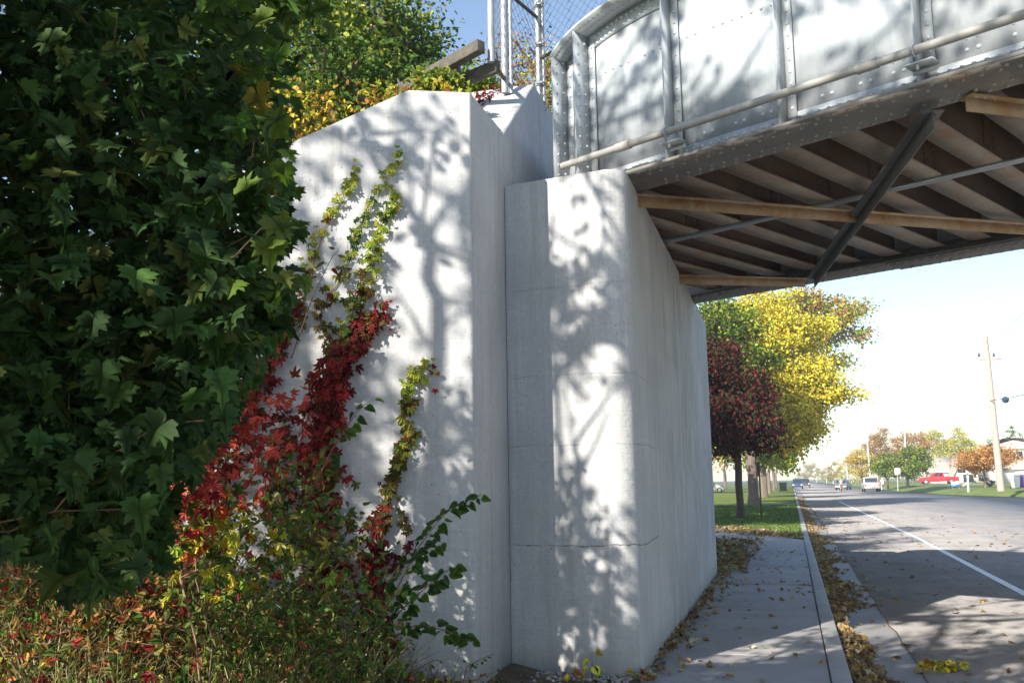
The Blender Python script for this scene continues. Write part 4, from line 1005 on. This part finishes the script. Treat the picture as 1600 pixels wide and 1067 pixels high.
# ================================================================== HOUSES
def house(label, u0, u1, v_base, v_eave, v_ridge, y, depth, roof, wall, gable=False, name='house', windows=(), garage=None, hip=False):
    a = atY(u0, v_base, y); b_ = atY(u1, v_base, y); ze = atY(u0, v_eave, y)[2]; zr = atY((u0 + u1) / 2, v_ridge, y)[2]
    x0, x1 = a[0], b_[0]; z0 = .4; root = empty(name, ((x0 + x1) / 2, y, z0), label=label, cat='house')
    mb = MB(); mb.box((x0, y, z0), (x1, y + depth, ze)); mb.build('wall', M[wall], root, world=True)
    mb = MB(); e = .45
    if gable:   # ridge runs away from the viewer, gable faces us
        xm = (x0 + x1) / 2
        g = MB(); g.prism([(x0, ze + .001), (x1, ze + .001), (xm, zr - .15)], y, y + .2, 'y'); g.build('gable_wall', M[wall], root, world=True)
        for s_, xa in ((1, x0 - e), (-1, x1 + e)):
            zz = ze - e * (zr - ze) / (xm - x0)
            mb.add([(xa, y - e, zz), (xm, y - e, zr), (xm, y + depth + e, zr), (xa, y + depth + e, zz), (xa, y - e, zz - .18), (xm, y - e, zr - .18), (xm, y + depth + e, zr - .18), (xa, y + depth + e, zz - .18)],
                   [(0, 1, 2, 3), (4, 7, 6, 5), (0, 4, 5, 1), (3, 2, 6, 7), (0, 3, 7, 4)])
    else:
        i_ = depth / 2 if hip else .0
        ym = y + depth / 2
        mb.add([(x0 - e, y - e, ze), (x1 + e, y - e, ze), (x1 + e, y + depth + e, ze), (x0 - e, y + depth + e, ze), (x0 - e * (0 if hip else 1) + i_, ym, zr), (x1 + e * (0 if hip else 1) - i_, ym, zr)],
               [(0, 1, 5, 4), (2, 3, 4, 5), (1, 2, 5), (3, 0, 4), (3, 2, 1, 0)])
    mb.build('roof', M[roof], root, world=True)
    mb = MB(); mb.box((x0 - e, y - e - .05, ze - .16), (x1 + e, y - e - .01, ze + .02)); mb.build('gutter_board', M['white'], root, world=True) if not gable else None
    for (fu, fv, fw_, fh_) in windows:
        p = atY(fu, fv, y); mb = MB(); mb.box((p[0] - fw_ / 2 - .08, y - .06, p[2] - fh_ / 2 - .08), (p[0] + fw_ / 2 + .08, y - .001, p[2] + fh_ / 2 + .08)); wf = mb.build('window', M['white'], root, world=True)
        mb = MB(); mb.box((p[0] - fw_ / 2, y - .08, p[2] - fh_ / 2), (p[0] + fw_ / 2, y - .061, p[2] + fh_ / 2)); mb.build('pane', M['glass'], wf, world=True)
    if garage:
        ga = atY(garage[0], v_base, y)[0]; gb = atY(garage[1], v_base, y)[0]
        mb = MB()
        for i in range(4): mb.box((ga, y - .05, z0 + i * .6), (gb, y - .002, z0 + i * .6 + .57))
        mb.build('garage_door', M['garage'], root, world=True)
    return root
house('low house with a tan roof and pale garage behind the red pickup', 1458, 1494, 757, 737, 714, 185, 9, 'shingle', 'siding', windows=((1464, 746, 1.2, 1.2),), garage=(1470, 1488))
house('white gabled house in the middle right of the lawn', 1494, 1522, 757, 736, 709, 178, 10, 'shingle', 'siding', gable=True, windows=((1502, 733, 1.2, 1.1), (1513, 747, 1.6, 1.3)))
house('house wing with a tan roof behind the orange ornamental tree', 1523, 1562, 757, 737, 714, 190, 9, 'shingle', 'beige', windows=((1535, 746, 1.4, 1.2), (1552, 746, 1.2, 1.2)))
house('two storey beige house with hipped tan roof at the right edge', 1556, 1640, 757, 700, 682, 150, 9, 'shingle', 'siding', hip=True, windows=((1570, 712, 1.3, 1.3), (1590, 712, 1.3, 1.3), (1585, 742, 1.6, 1.3)))
house('low garage with tan roof standing before the two storey house', 1588, 1640, 757, 731, 716, 132, 8, 'shingle', 'siding', garage=(1594, 1612))

# ================================================================== PEOPLE (tiny cyclists)
def person(label, loc, rz, shirt, trousers, bike=True):
    root = empty('person', tuple(loc), rz, label=label, cat='person')
    me = bpy.data.meshes.new('body'); 
    V = [(0, 0, .95), (0, 0, 1.2), (.12, 0, 1.42), (.16, 0, 1.52), (.18, 0, 1.66), (.02, .1, .92), (.28, .12, .62), (.12, .12, .2), (.24, .12, .14), (.02, -.1, .92), (.2, -.12, .55), (.0, -.12, .28), (.12, -.12, .22),
         (.1, .2, 1.40), (.28, .24, 1.18), (.48, .2, 1.05), (.1, -.2, 1.40), (.28, -.24, 1.18), (.48, -.2, 1.05)]
    E_ = [(0, 1), (1, 2), (2, 3), (3, 4), (0, 5), (5, 6), (6, 7), (7, 8), (0, 9), (9, 10), (10, 11), (11, 12), (2, 13), (13, 14), (14, 15), (2, 16), (16, 17), (17, 18)]
    me.from_pydata(V, E_, []); o = bpy.data.objects.new('body', me); col.objects.link(o); o.parent = root
    md = o.modifiers.new('skin', 'SKIN'); rr = [.14, .15, .16, .06, .11, .10, .075, .05, .045, .10, .075, .05, .045, .07, .05, .04, .07, .05, .04]
    for sv, r_ in zip(me.skin_vertices[0].data, rr): sv.radius = (r_, r_)
    me.skin_vertices[0].data[0].use_root = True
    ms = o.modifiers.new('sub', 'SUBSURF'); ms.levels = ms.render_levels = 1
    me.materials.append(M[shirt]); return root
def bicycle(label, loc, rz):
    root = empty('bicycle', tuple(loc), rz, label=label, cat='bicycle')
    for x in (-.5, .55):
        mb = MB(); mb.tube([(x + .33 * math.cos(t), 0, .34 + .33 * math.sin(t)) for t in np.linspace(0, 2 * math.pi, 20)], .02, 5, False); mb.build('wheel', M['tyre'], root)
    mb = MB(); 
    for a, b_ in (((-.5, 0, .34), (-.1, 0, .32)), ((-.1, 0, .32), (-.2, 0, .85)), ((-.2, 0, .8), (.4, 0, .85)), ((-.1, 0, .32), (.4, 0, .8)), ((.55, 0, .34), (.4, 0, .95)), ((-.5, 0, .34), (-.2, 0, .78))): mb.tube([a, b_], .018, 5)
    mb.build('frame', M['charcoal'], root)
    mb = MB(); mb.tube([(.42, -.25, .98), (.4, 0, .95), (.42, .25, .98)], .015, 5); mb.build('handlebar', M['chrome'], root)
    mb = MB(); mb.box((-.34, -.07, .86), (-.08, .07, .92)); mb.build('saddle', M['tyre'], root, bevel=.02)
for u, v, lb, sh_, bb in ((1380, 768, 'cyclist in a pale top riding right behind the silver pickup', 'white', 'bicycle under the cyclist beside the silver pickup'), (1315, 768, 'cyclist in orange riding in front of the teal car', 'orange', 'bicycle under the cyclist in orange')):
    p = G(u, v, GZ) if u < 1375 else G(u, 767, GZ); person(lb, p, R(90), sh_, 'blue'); bicycle(bb, p, R(90))

# ================================================================== LITTER, VINES, SHRUBS
def flat_leaves(name, label, pts, size, pal, cat='leaves', tilt=.35, tmpl=MAPLE, m='dry', kind='stuff', var=.3):
    n_ = len(pts); Z = rdir(n_, 1 / max(.05, tilt), 1.); Y = rdir(n_, 0, 1); Y[:, 2] *= tilt
    V, Fc, C = leafcloud(pts, Y, Z, size, tmpl, pick(pal, n_, var)); o = mesh_np(name, V, Fc, M[m], colors=C)
    return tag(o, label, cat, None, kind)
n_ = 9500; y = 6.5 + 88 * rng.random(n_) ** 1.9; g = np.abs(rng.normal(size=n_)) * .20
wv = .75 + .35 * np.sin(y * .9) + .25 * np.sin(y * 2.3 + 1)
x = .40 + g * np.clip(wv, .3, 1.4) * np.where(y < 14, .75, 1.25)
pts = np.stack([x, y, GZ + .02 + .07 * np.exp(-((x - .42) / .22) ** 2) * rng.random(n_)], 1)
flat_leaves('gutter_leaf_litter', 'long drift of brown and yellow fallen leaves lying in the gutter along the kerb', pts, rng.uniform(.045, .10, n_), LITTER, tilt=.5)
n_ = 520; x = .4 + 6 * rng.random(n_) ** 1.8; y = 7 + 40 * rng.random(n_) ** 1.6
flat_leaves('road_leaf_litter', 'scattered single fallen leaves lying on the road surface', np.stack([x, y, np.full(n_, GZ + .012)], 1), rng.uniform(.05, .11, n_), LITTER, tilt=.3)
c = G(1478, 1048, GZ); n_ = 34
flat_leaves('leaf_clump', 'small heap of orange leaves lying on the road at the bottom right', np.stack([c[0] + rng.normal(size=n_) * .10, c[1] + rng.normal(size=n_) * .05, GZ + .015 + .05 * rng.random(n_)], 1), rng.uniform(.06, .10, n_), YELLOW + ORANGE, tilt=.7, kind=None)
n_ = 330; y = 8.0 + 10.5 * rng.random(n_); x = -1.26 + np.abs(rng.normal(size=n_)) * .055 + .04 * (rng.random(n_) > .8) * rng.random(n_) * 6
flat_leaves('wall_foot_leaf_litter', 'narrow line of fallen leaves lying along the foot of the abutment wall', np.stack([x, y, .012 + .03 * rng.random(n_)], 1), rng.uniform(.035, .085, n_), LITTER, tilt=.6)
n_ = 130; y = 7 + 18 * rng.random(n_); x = rng.uniform(-1.1, .2, n_)
flat_leaves('sidewalk_leaf_litter', 'few loose yellow leaves lying scattered on the sidewalk slabs', np.stack([x, y, np.full(n_, .012)], 1), rng.uniform(.04, .085, n_), LITTER, tilt=.3)
n_ = 5200; y = 24 + 14 * rng.random(n_); x = .2 - 6 * rng.random(n_); ok = (x + 1.2 > -(y - 31) * .45) & (y < 36 - 0 * x); ok = ((y - 27.3) > -(x - .2) * 1.35) & (y < 30.5 - (x) * 1.9)
flat_leaves('lawn_leaf_litter', 'brown fallen leaves lying thickly on the near edge of the lawn past the bridge', np.stack([x, y, .02 + .03 * rng.random(n_)], 1)[ok], rng.uniform(.06, .11, int(ok.sum())), LITTER, tilt=.5)
n_ = 1500; y = 17.4 + 10 * rng.random(n_); x = -1.0 - 2.2 * rng.random(n_) + .22 * rng.random(n_)
flat_leaves('strip_leaf_litter', 'brown fallen leaves lying between the abutment end and the bending sidewalk', np.stack([x, y, .02 + .03 * rng.random(n_)], 1), rng.uniform(.05, .10, n_), LITTER, tilt=.5)
# grass on the lawn near edge
def blades(name, label, pts, hgt, pal, bend=.5, wd=.006, cat='grass', m='leaf'):
    n_ = len(pts); t = (np.array([(-1, 0, 0), (1, 0, 0), (.7, .55, .06), (-.7, .55, .06), (0, 1, .28)], float), np.array([(0, 1, 2), (0, 2, 3), (3, 2, 4)]))
    tv = t[0].copy(); hh = np.broadcast_to(hgt, (n_,))
    Y = rdir(n_, 1.2 / bend * .6, 1.); Z = rdir(n_, 0)
    B = basis(Y, Z); V = tv[None] * np.stack([np.full(n_, wd), hh, hh], 1)[:, None, :]
    V = np.einsum('nij,nmj->nmi', B, V) + pts[:, None]
    Fc = (t[1][None] + (np.arange(n_) * 5)[:, None, None]).reshape(-1, 3)
    return tag(mesh_np(name, V.reshape(-1, 3), Fc, M[m], colors=np.repeat(pick(pal, n_, .35), 5, 0)), label, cat, None, 'stuff')
n_ = 26000; y = 26 + 38 * rng.random(n_); x = .2 - 9 * rng.random(n_); ok = ((y - 27.6) > -(x - .2) * 2.0)
blades('lawn_grass', 'short green grass covering the lawn past the bridge', np.stack([x, y, np.zeros(n_)], 1)[ok], rng.uniform(.05, .10, int(ok.sum())), GREEN + [(3, (.14, .22, .04))], .5, .012)

STRAW = [(3, (.46, .40, .23)), (3, (.30, .26, .13)), (3, (.16, .12, .06)), (4, (.12, .17, .04)), (2, (.20, .22, .06))]
n_ = 42000; x = -1.45 - 7 * rng.random(n_) ** .9; y = 2.6 + 4.9 * rng.random(n_) ** .7
ok = (y < 7.35 + (x + 2.45) * .18) & (x < -3.0 + .5 * rng.random(n_) ** 3) & (y > -x * .93 - .6) & (np.sin(x * 3.1 + 1) * np.sin(y * 4.3) + rng.normal(size=n_) * .4 > -.1)
pts = np.stack([x, y, bankz(x, y)], 1)[ok]
blades('tall_grass', 'tangled straw and green grass growing wild at the foot of the wing wall', pts, rng.uniform(.12, .60, len(pts)) * np.where(pts[:, 0] < -3, 1.25, .7), STRAW, .9, .005)
# ground cover : fallen and low red / orange creeper leaves
n_ = 11000; x = -1.9 - 6.5 * rng.random(n_); y = 3.5 + 4 * rng.random(n_) ** .8; ok = (y < 7.3 + (x + 2.45) * .18)
zc = rng.random(n_) ** 1.5 * np.clip((-2.6 - x) * .25, .04, .40)
pts = np.stack([x, y, .03 + bankz(x, y) + zc], 1)[ok]; redm = rng.random(len(pts)) < np.clip((-2.9 - pts[:, 0]) * .4, .08, .42)
flat_leaves('red_ground_creeper', 'low orange and red creeper leaves spreading on the ground at the lower left', pts[redm], rng.uniform(.06, .12, int(redm.sum())), RED + ORANGE + [(3, (.55, .17, .06)), (3, (.30, .25, .10)), (4, (.16, .10, .04))], 'ground cover', 1.2, CREEP, 'leaf')
flat_leaves('green_ground_cover', 'low green and brown weeds covering the ground in front of the wing wall', pts[~redm], rng.uniform(.04, .09, int((~redm).sum())), GREEN + OLIVE + LIME, 'weeds', 1.2, OVATE, 'leaf')

# --- creepers on the wall
TOW = -WN  # towards the viewer, off the wall
def creeper_vine(label, stems, name='wall_creeper', tmpl=CREEP):
    """stems: (pts[(u,v)], half width m at each pt, palettes per pt, size, density per m)"""
    p0 = wallpt(*stems[0][0][0]); root = empty(name, (p0[0], p0[1], max(0.05, p0[2])), label=label, cat='vine', group='creepers climbing the wing wall')
    st = MB(); cl = []
    for pts, wds, pals, size, dens in stems:
        P_ = np.array([wallpt(u, v) for u, v in pts]); L = np.r_[0, np.cumsum(np.linalg.norm(np.diff(P_, axis=0), axis=1))]
        nS = max(4, int(L[-1] / .08)); tt = np.linspace(0, L[-1], nS)
        C_ = np.stack([np.interp(tt, L, P_[:, i]) for i in range(3)], 1) + WD * (np.cumsum(rng.normal(size=nS)) * .008)[:, None] + TOW * .012
        st.tube(C_, np.linspace(.007, .0015, nS), 4)
        for a in range(0, nS - 2, 5):
            q = C_[a] + WD * rng.normal() * .3 * np.interp(tt[a], L, wds) + np.array([0, 0, rng.uniform(.05, .25)]); st.tube([C_[a], (C_[a] + q) / 2 + TOW * .02, q], [.003, .002, .001], 3)
        n_ = int(L[-1] * dens); s_ = rng.random(n_) * L[-1]
        c_ = np.stack([np.interp(s_, L, P_[:, i]) for i in range(3)], 1); wd_ = np.interp(s_, L, wds)
        off = rng.normal(size=n_) * wd_ * .55
        pts_ = c_ + WD * off[:, None] + TOW * (.02 + rng.random(n_) * (.05 + wd_ * .45))[:, None]; pts_[:, 2] += rng.normal(size=n_) * .05
        idx = np.clip(np.round(np.interp(s_, L, np.arange(len(pts))) + rng.normal(size=n_) * .35).astype(int), 0, len(pts) - 1)
        colr = np.zeros((n_, 3))
        for k_ in range(len(pts)):
            m_ = idx == k_
            if m_.any(): colr[m_] = pick(pals[k_], int(m_.sum()), .3)
        Y = np.tile(np.array([0, 0, -1.]), (n_, 1)) + rng.normal(size=(n_, 3)) * .45 + TOW * .25
        Z = TOW + rng.normal(size=(n_, 3)) * .35 + np.array([0, 0, .4])
        cl.append(leafcloud(pts_, Y, Z, size * rng.uniform(.6, 1.2, n_), tmpl, colr))
    st.build('stem', M['twig'], root, world=True)
    V, Fc, C = joinclouds(cl); mesh_np('leaves', V, Fc, M['leaf'], root, colors=C, world=True)
L_, O_, Rd, Mr = LIME, OLIVE, RED, MAROON
creeper_vine('big creeper turning from lime tips to dark red at the middle of the wing wall', [
    ([(505, 1010), (510, 900), (500, 780), (502, 690), (518, 600), (535, 560), (590, 495)], [.22, .22, .21, .19, .16, .13, .08], [Rd + Mr, Mr + Rd, Rd + O_, Rd, Mr + Rd, Mr, Mr + O_], .095, 300),
    ([(530, 560), (548, 510), (572, 440), (590, 380), (607, 330), (620, 300)], [.12, .10, .08, .065, .05, .035], [Mr + O_, O_ + GREEN, O_ + L_, L_, L_ + GREEN, L_], .075, 130),
    ([(520, 540), (500, 490), (540, 430), (565, 350), (600, 285), (630, 240)], [.10, .08, .06, .035, .02, .01], [O_, O_, O_ + L_, L_ + GREEN, L_, L_], .065, 85),
    ([(470, 480), (490, 400), (515, 340), (545, 290), (560, 265)], [.07, .05, .04, .02, .01], [O_, O_ + L_, L_, L_, L_], .065, 80),
    ([(540, 560), (575, 500), (600, 485), (617, 508)], [.06, .05, .04, .03], [Mr, Rd, Rd, Rd], .05, 120)])
creeper_vine('slim creeper with a hooked lime green tip on the right part of the wing wall', [
    ([(600, 1040), (585, 950), (590, 880), (600, 800), (612, 755), (640, 680), (636, 620), (645, 585), (668, 578)], [.13, .14, .12, .08, .06, .06, .055, .05, .03], [Mr, Mr + Rd, Mr, Mr + O_, O_, O_ + L_, L_ + O_, L_, L_], .085, 150),
    ([(668, 578), (682, 582), (690, 590)], [.02, .02, .02], [L_, Rd, Rd], .06, 60),
    ([(615, 900), (640, 850), (630, 800)], [.06, .05, .03], [Mr, Mr, O_], .07, 60)])
creeper_vine('red creeper mass reaching the maple at the left part of the wing wall', [
    ([(300, 900), (310, 800), (345, 730), (375, 670), (420, 570), (468, 480)], [.30, .30, .24, .17, .09, .06], [O_ + Rd, YELLOW + Rd + GREEN, Rd + O_ + GREEN, Rd + O_, Mr + Rd, Mr + O_], .09, 170),
    ([(440, 900), (440, 800), (435, 720), (445, 640)], [.22, .20, .12, .07], [Rd + O_, GREEN + Rd + O_, Mr + GREEN, Mr], .085, 120)])
# freestanding red / yellow creeper bush in front of the wall (in the sun)
def bush(name, label, cs, pal, size, tmpl, per, sp, cat='shrub', z0=.05, up=.2, stem='twig'):
    base = np.mean([c[0] for c in cs], 0); base = np.array([base[0], base[1], z0])
    root = empty(name, tuple(base), label=label, cat=cat); tips = np.concatenate([ell(c, r, n_, .3) for c, r, n_ in cs]); tips = tips[tips[:, 2] > .1]
    # keep in front of the wing wall
    dwall = (tips - WC) @ WN; tips = tips[dwall < -.12]
    sk, _ = skeleton(base, tips[:120], .007, .15, minr=.0018, seg=.3); sk.build('stems', M[stem], root, world=True)
    n_ = len(tips) * per; pts = np.repeat(tips, per, 0) + rng.normal(size=(n_, 3)) * sp; ok = ((pts - WC) @ WN < -.03) & (pts[:, 2] > .05); pts = pts[ok]; n_ = len(pts)
    V, Fc, C = leafcloud(pts, rdir(n_, -up), rdir(n_, .8), size * rng.uniform(.55, 1.2, n_), tmpl, pick(pal, n_, .35))
    mesh_np('leaves', V, Fc, M['leaf'], root, colors=C, world=True); return root
def Pd(u, v, d): r_ = ray(u, v); r_ = r_ / np.dot(r_, np.array(fw)); return O0 + r_ * d
bush('red_creeper_bush', 'bright red creeper bush catching the sun below the maple', [(Pd(340, 690, 6.2), (.38, .3, .42), 26), (Pd(300, 770, 5.9), (.26, .25, .28), 20), (Pd(395, 650, 6.5), (.3, .2, .4), 12), (Pd(280, 765, 5.5), (.20, .2, .2), 16)], RED + [(7, (.58, .10, .08))], .095, CREEP, 7, .09)  # extra pink-red in the palette paints sunlight onto the red leaves
bush('yellow_leaved_bush', 'yellow leaved bush in front of the red creeper at the lower left', [(Pd(335, 835, 5.7), (.24, .25, .14), 15), (Pd(400, 870, 5.9), (.4, .2, .2), 8), (Pd(250, 880, 5.9), (.4, .2, .14), 7)], YELLOW + LIME + GREEN + [(2, (.4, .08, .03))], .095, CREEP, 6, .10)
bush('green_shrub', 'sprawling small leaved green shrub at the foot of the wing wall', [(Pd(450, 900, 6.3), (.62, .42, .42), 80), (Pd(530, 990, 6.2), (.42, .35, .28), 45), (Pd(400, 990, 6.1), (.6, .4, .22), 35), (Pd(430, 800, 6.5), (.4, .3, .35), 26)], [(5, (.08, .16, .035)), (4, (.15, .22, .05)), (3, (.20, .20, .06)), (1, (.3, .12, .05))], .06, OVATE, 12, .12)
bush('mixed_shrub', 'knee high tangle of dark green and maroon leaves behind straw grass', [(Pd(40, 925, 6.6), (.7, .4, .22), 40), (Pd(170, 940, 6.7), (.7, .4, .26), 45), (Pd(280, 915, 6.4), (.45, .35, .3), 34)], GREEN + OLIVE + MAROON + [(2, (.3, .3, .08))], .065, OVATE, 11, .12)
bush('green_shrub', 'low green and rust coloured undergrowth at the bottom left corner', [(Pd(150, 985, 5.9), (1.0, .5, .16), 45), (Pd(60, 1010, 5.8), (.7, .5, .2), 25)], [(5, (.10, .17, .035)), (3, (.26, .25, .08))] + ORANGE[:2] + OLIVE + OLIVE + RED[:1], .06, OVATE, 10, .12)
# upright shoots (young poplar) in front of the wall
def shoot(label, stems, size=.075, pal=GREEN, dens=30, tmpl=HEART, name='young_tree_shoot', drop=.0):
    base = Pd(*stems[0][0]); root = empty(name, (base[0], base[1], .05), label=label, cat='sapling')
    st = MB(); pts = []; Ys = []
    for pl in stems:
        P_ = np.array([Pd(*q) for q in pl]); L = np.r_[0, np.cumsum(np.linalg.norm(np.diff(P_, axis=0), axis=1))]
        tt = np.linspace(0, L[-1], 14); C_ = np.stack([np.interp(tt, L, P_[:, i]) for i in range(3)], 1); st.tube(C_, np.linspace(.0065, .002, 14), 5)
        n_ = int(L[-1] * dens)
        for k_ in range(n_):
            s_ = L[-1] * (.2 + .8 * k_ / max(1, n_ - 1)); c_ = np.array([np.interp(s_, L, P_[:, i]) for i in range(3)])
            sd_ = np.array(rt) * (1 if k_ % 2 else -1) + rng.normal(size=3) * .35 + np.array([0, 0, -.25]); sd_ /= np.linalg.norm(sd_); q = c_ + sd_ * .035
            st.tube([c_, q], .0012, 3); pts.append(q); Ys.append(sd_ + np.array([0, 0, -.3]))
    n_ = len(pts); st.build('stem', M['twig'], root, world=True)
    Z = np.array([-.3, -.8, .7]) + rng.normal(size=(n_, 3)) * .35
    V, Fc, C = leafcloud(np.array(pts), np.array(Ys), Z, size * rng.uniform(.7, 1.25, n_), tmpl, pick(pal, n_, .25)); mesh_np('leaves', V, Fc, M['leaf'], root, colors=C, world=True)
shoot('slender sapling shoots with heart shaped green leaves arching over the right of the wing wall', [
    [(570, 1060, 6.6), (600, 960, 6.6), (650, 860, 6.6), (695, 800, 6.6), (752, 772, 6.6)],
    [(595, 985, 6.6), (650, 930, 6.55), (700, 890, 6.5), (722, 880, 6.5)], [(600, 1005, 6.5), (650, 975, 6.4), (700, 985, 6.4), (738, 1002, 6.4)],
    [(640, 880, 6.6), (690, 840, 6.6), (650, 800, 6.7)][:2]], dens=34)
shoot('thin shoot with a few green leaves beside the dark red creeper', [[(480, 780, 6.7), (520, 700, 6.7), (560, 640, 6.7), (580, 625, 6.7)]], .07, GREEN, 22)
shoot('thin twig with curled brown leaves in front of the upper creeper', [[(455, 560, 6.6), (490, 460, 6.6), (520, 400, 6.6), (530, 390, 6.6)]], .06, OLIVE, 16, OVATE)
shoot('small sprig of yellow leaves at the foot of the pilaster', [[(925, 1070, 7.9), (925, 1020, 7.9)], [(925, 1070, 7.9), (960, 1062, 7.9), (1000, 1048, 7.9)], [(925, 1070, 7.9), (905, 1062, 7.85), (890, 1050, 7.8)]], .075, YELLOW + ORANGE, 26, HEART)
for i, (u, v) in enumerate([(640, 1045), (720, 1040)]):
    shoot(['feathery pale weed left of the wing wall corner', 'feathery pale weed just beside the wing wall corner'][i], [[(u, v + 40, 7.0), (u + 10, v, 7.0), (u + 40, v - 15, 7.0)], [(u, v + 40, 7.0), (u + 15, v + 25, 7.0), (u + 50, v + 10, 7.0)]], .03, STRAW, 60, OVATE, name='weed')
# gravel at the pilaster foot
mb = MB()
for _ in range(420):
    x = rng.uniform(-2.42, -1.35); y = 8.3 - abs(rng.normal()) * .18 - .05; r_ = rng.uniform(.008, .03)
    V = rng.normal(size=(6, 3)); V = np.array([(1, 0, 0), (-1, 0, 0), (0, 1, 0), (0, -1, 0), (0, 0, .7), (0, 0, -.7)]) * r_ * rng.uniform(.6, 1.3, (6, 1)) + (x, y, .0 + r_ * .3)
    mb.add(V, [(0, 2, 4), (2, 1, 4), (1, 3, 4), (3, 0, 4), (2, 0, 5), (1, 2, 5), (3, 1, 5), (0, 3, 5)])
tag(mb.build('gravel', M['stone']), 'loose gravel lying at the foot of the pilaster', 'gravel', None, 'stuff')
# leaves and red creeper on the sloping top of the return wall
n_ = 260; t = rng.random(n_); x = -2.62 - .35 * (1 - t) - .28 * rng.random(n_); y = 8.75 + t * .9 + rng.normal(size=n_) * .05
z = 4.905 + (y - 8.402) * .817 + .012
V, Fc, C = leafcloud(np.stack([x - .08, y, z], 1), rdir(n_), rdir(n_, 1.2) + np.array([0, -.6, 0]), rng.uniform(.035, .06, n_), OVATE, pick(MAROON + MAROON, n_))
tag(mesh_np('wall_top_creeper', V, Fc, M['leaf'], colors=C), 'small dark red creeper lying on the sloping concrete top by the fence', 'vine')
n_ = 300; t = rng.random(n_); P_ = WC + WD * (-1.0 * t)[:, None] + np.array([0, 0, 4.95]); pts = P_ + WN * rng.uniform(.05, .8, n_)[:, None]; pts[:, 2] += rng.uniform(0, .14, n_) * (t > .2)
V, Fc, C = leafcloud(pts, rdir(n_), rdir(n_, 1.), rng.uniform(.05, .09, n_), CREEP, pick(LIME + YELLOW + ORANGE, n_))
tag(mesh_np('wall_top_vine', V, Fc, M['leaf'], colors=C), 'yellow and green vine spilling over the flat top of the wing wall', 'vine')
# embankment ground cover
n_ = 9000; x = -3.7 - 9 * rng.random(n_); y = 8.5 + 5 * rng.random(n_)
nn = (x + 1.31) * .488 + (y - 8.38) * .873; z = np.where(nn < 0, 5.6 + nn * .62, 5.6)
V, Fc, C = leafcloud(np.stack([x, y, z + rng.random(n_) * .2], 1), rdir(n_), rdir(n_, 1.), rng.uniform(.06, .12, n_), CHUNK, pick(GREEN + GREEN + YGREEN + ORANGE[:1], n_))
tag(mesh_np('embankment_ground_cover', V, Fc, M['leaf'], colors=C), 'green and golden undergrowth covering the railway embankment', 'ground cover', None, 'stuff')

# ================================================================== HAZE
mb = MB(); mb.box((-260, -60, -1.4), (260, 700, 32))
hz, hn, hb = mat('haze'); hn.nodes.remove(hb)
pv = hn.nodes.new('ShaderNodeVolumePrincipled'); pv.inputs['Color'].default_value = (.92, .95, 1, 1); pv.inputs['Density'].default_value = .0009; pv.inputs['Anisotropy'].default_value = .2
hn.links.new(pv.outputs[0], hn.nodes['Material Output'].inputs['Volume'])
tag(mb.build('haze', hz), kind='stuff', label='thin bright autumn haze over the road and far trees', cat='haze')
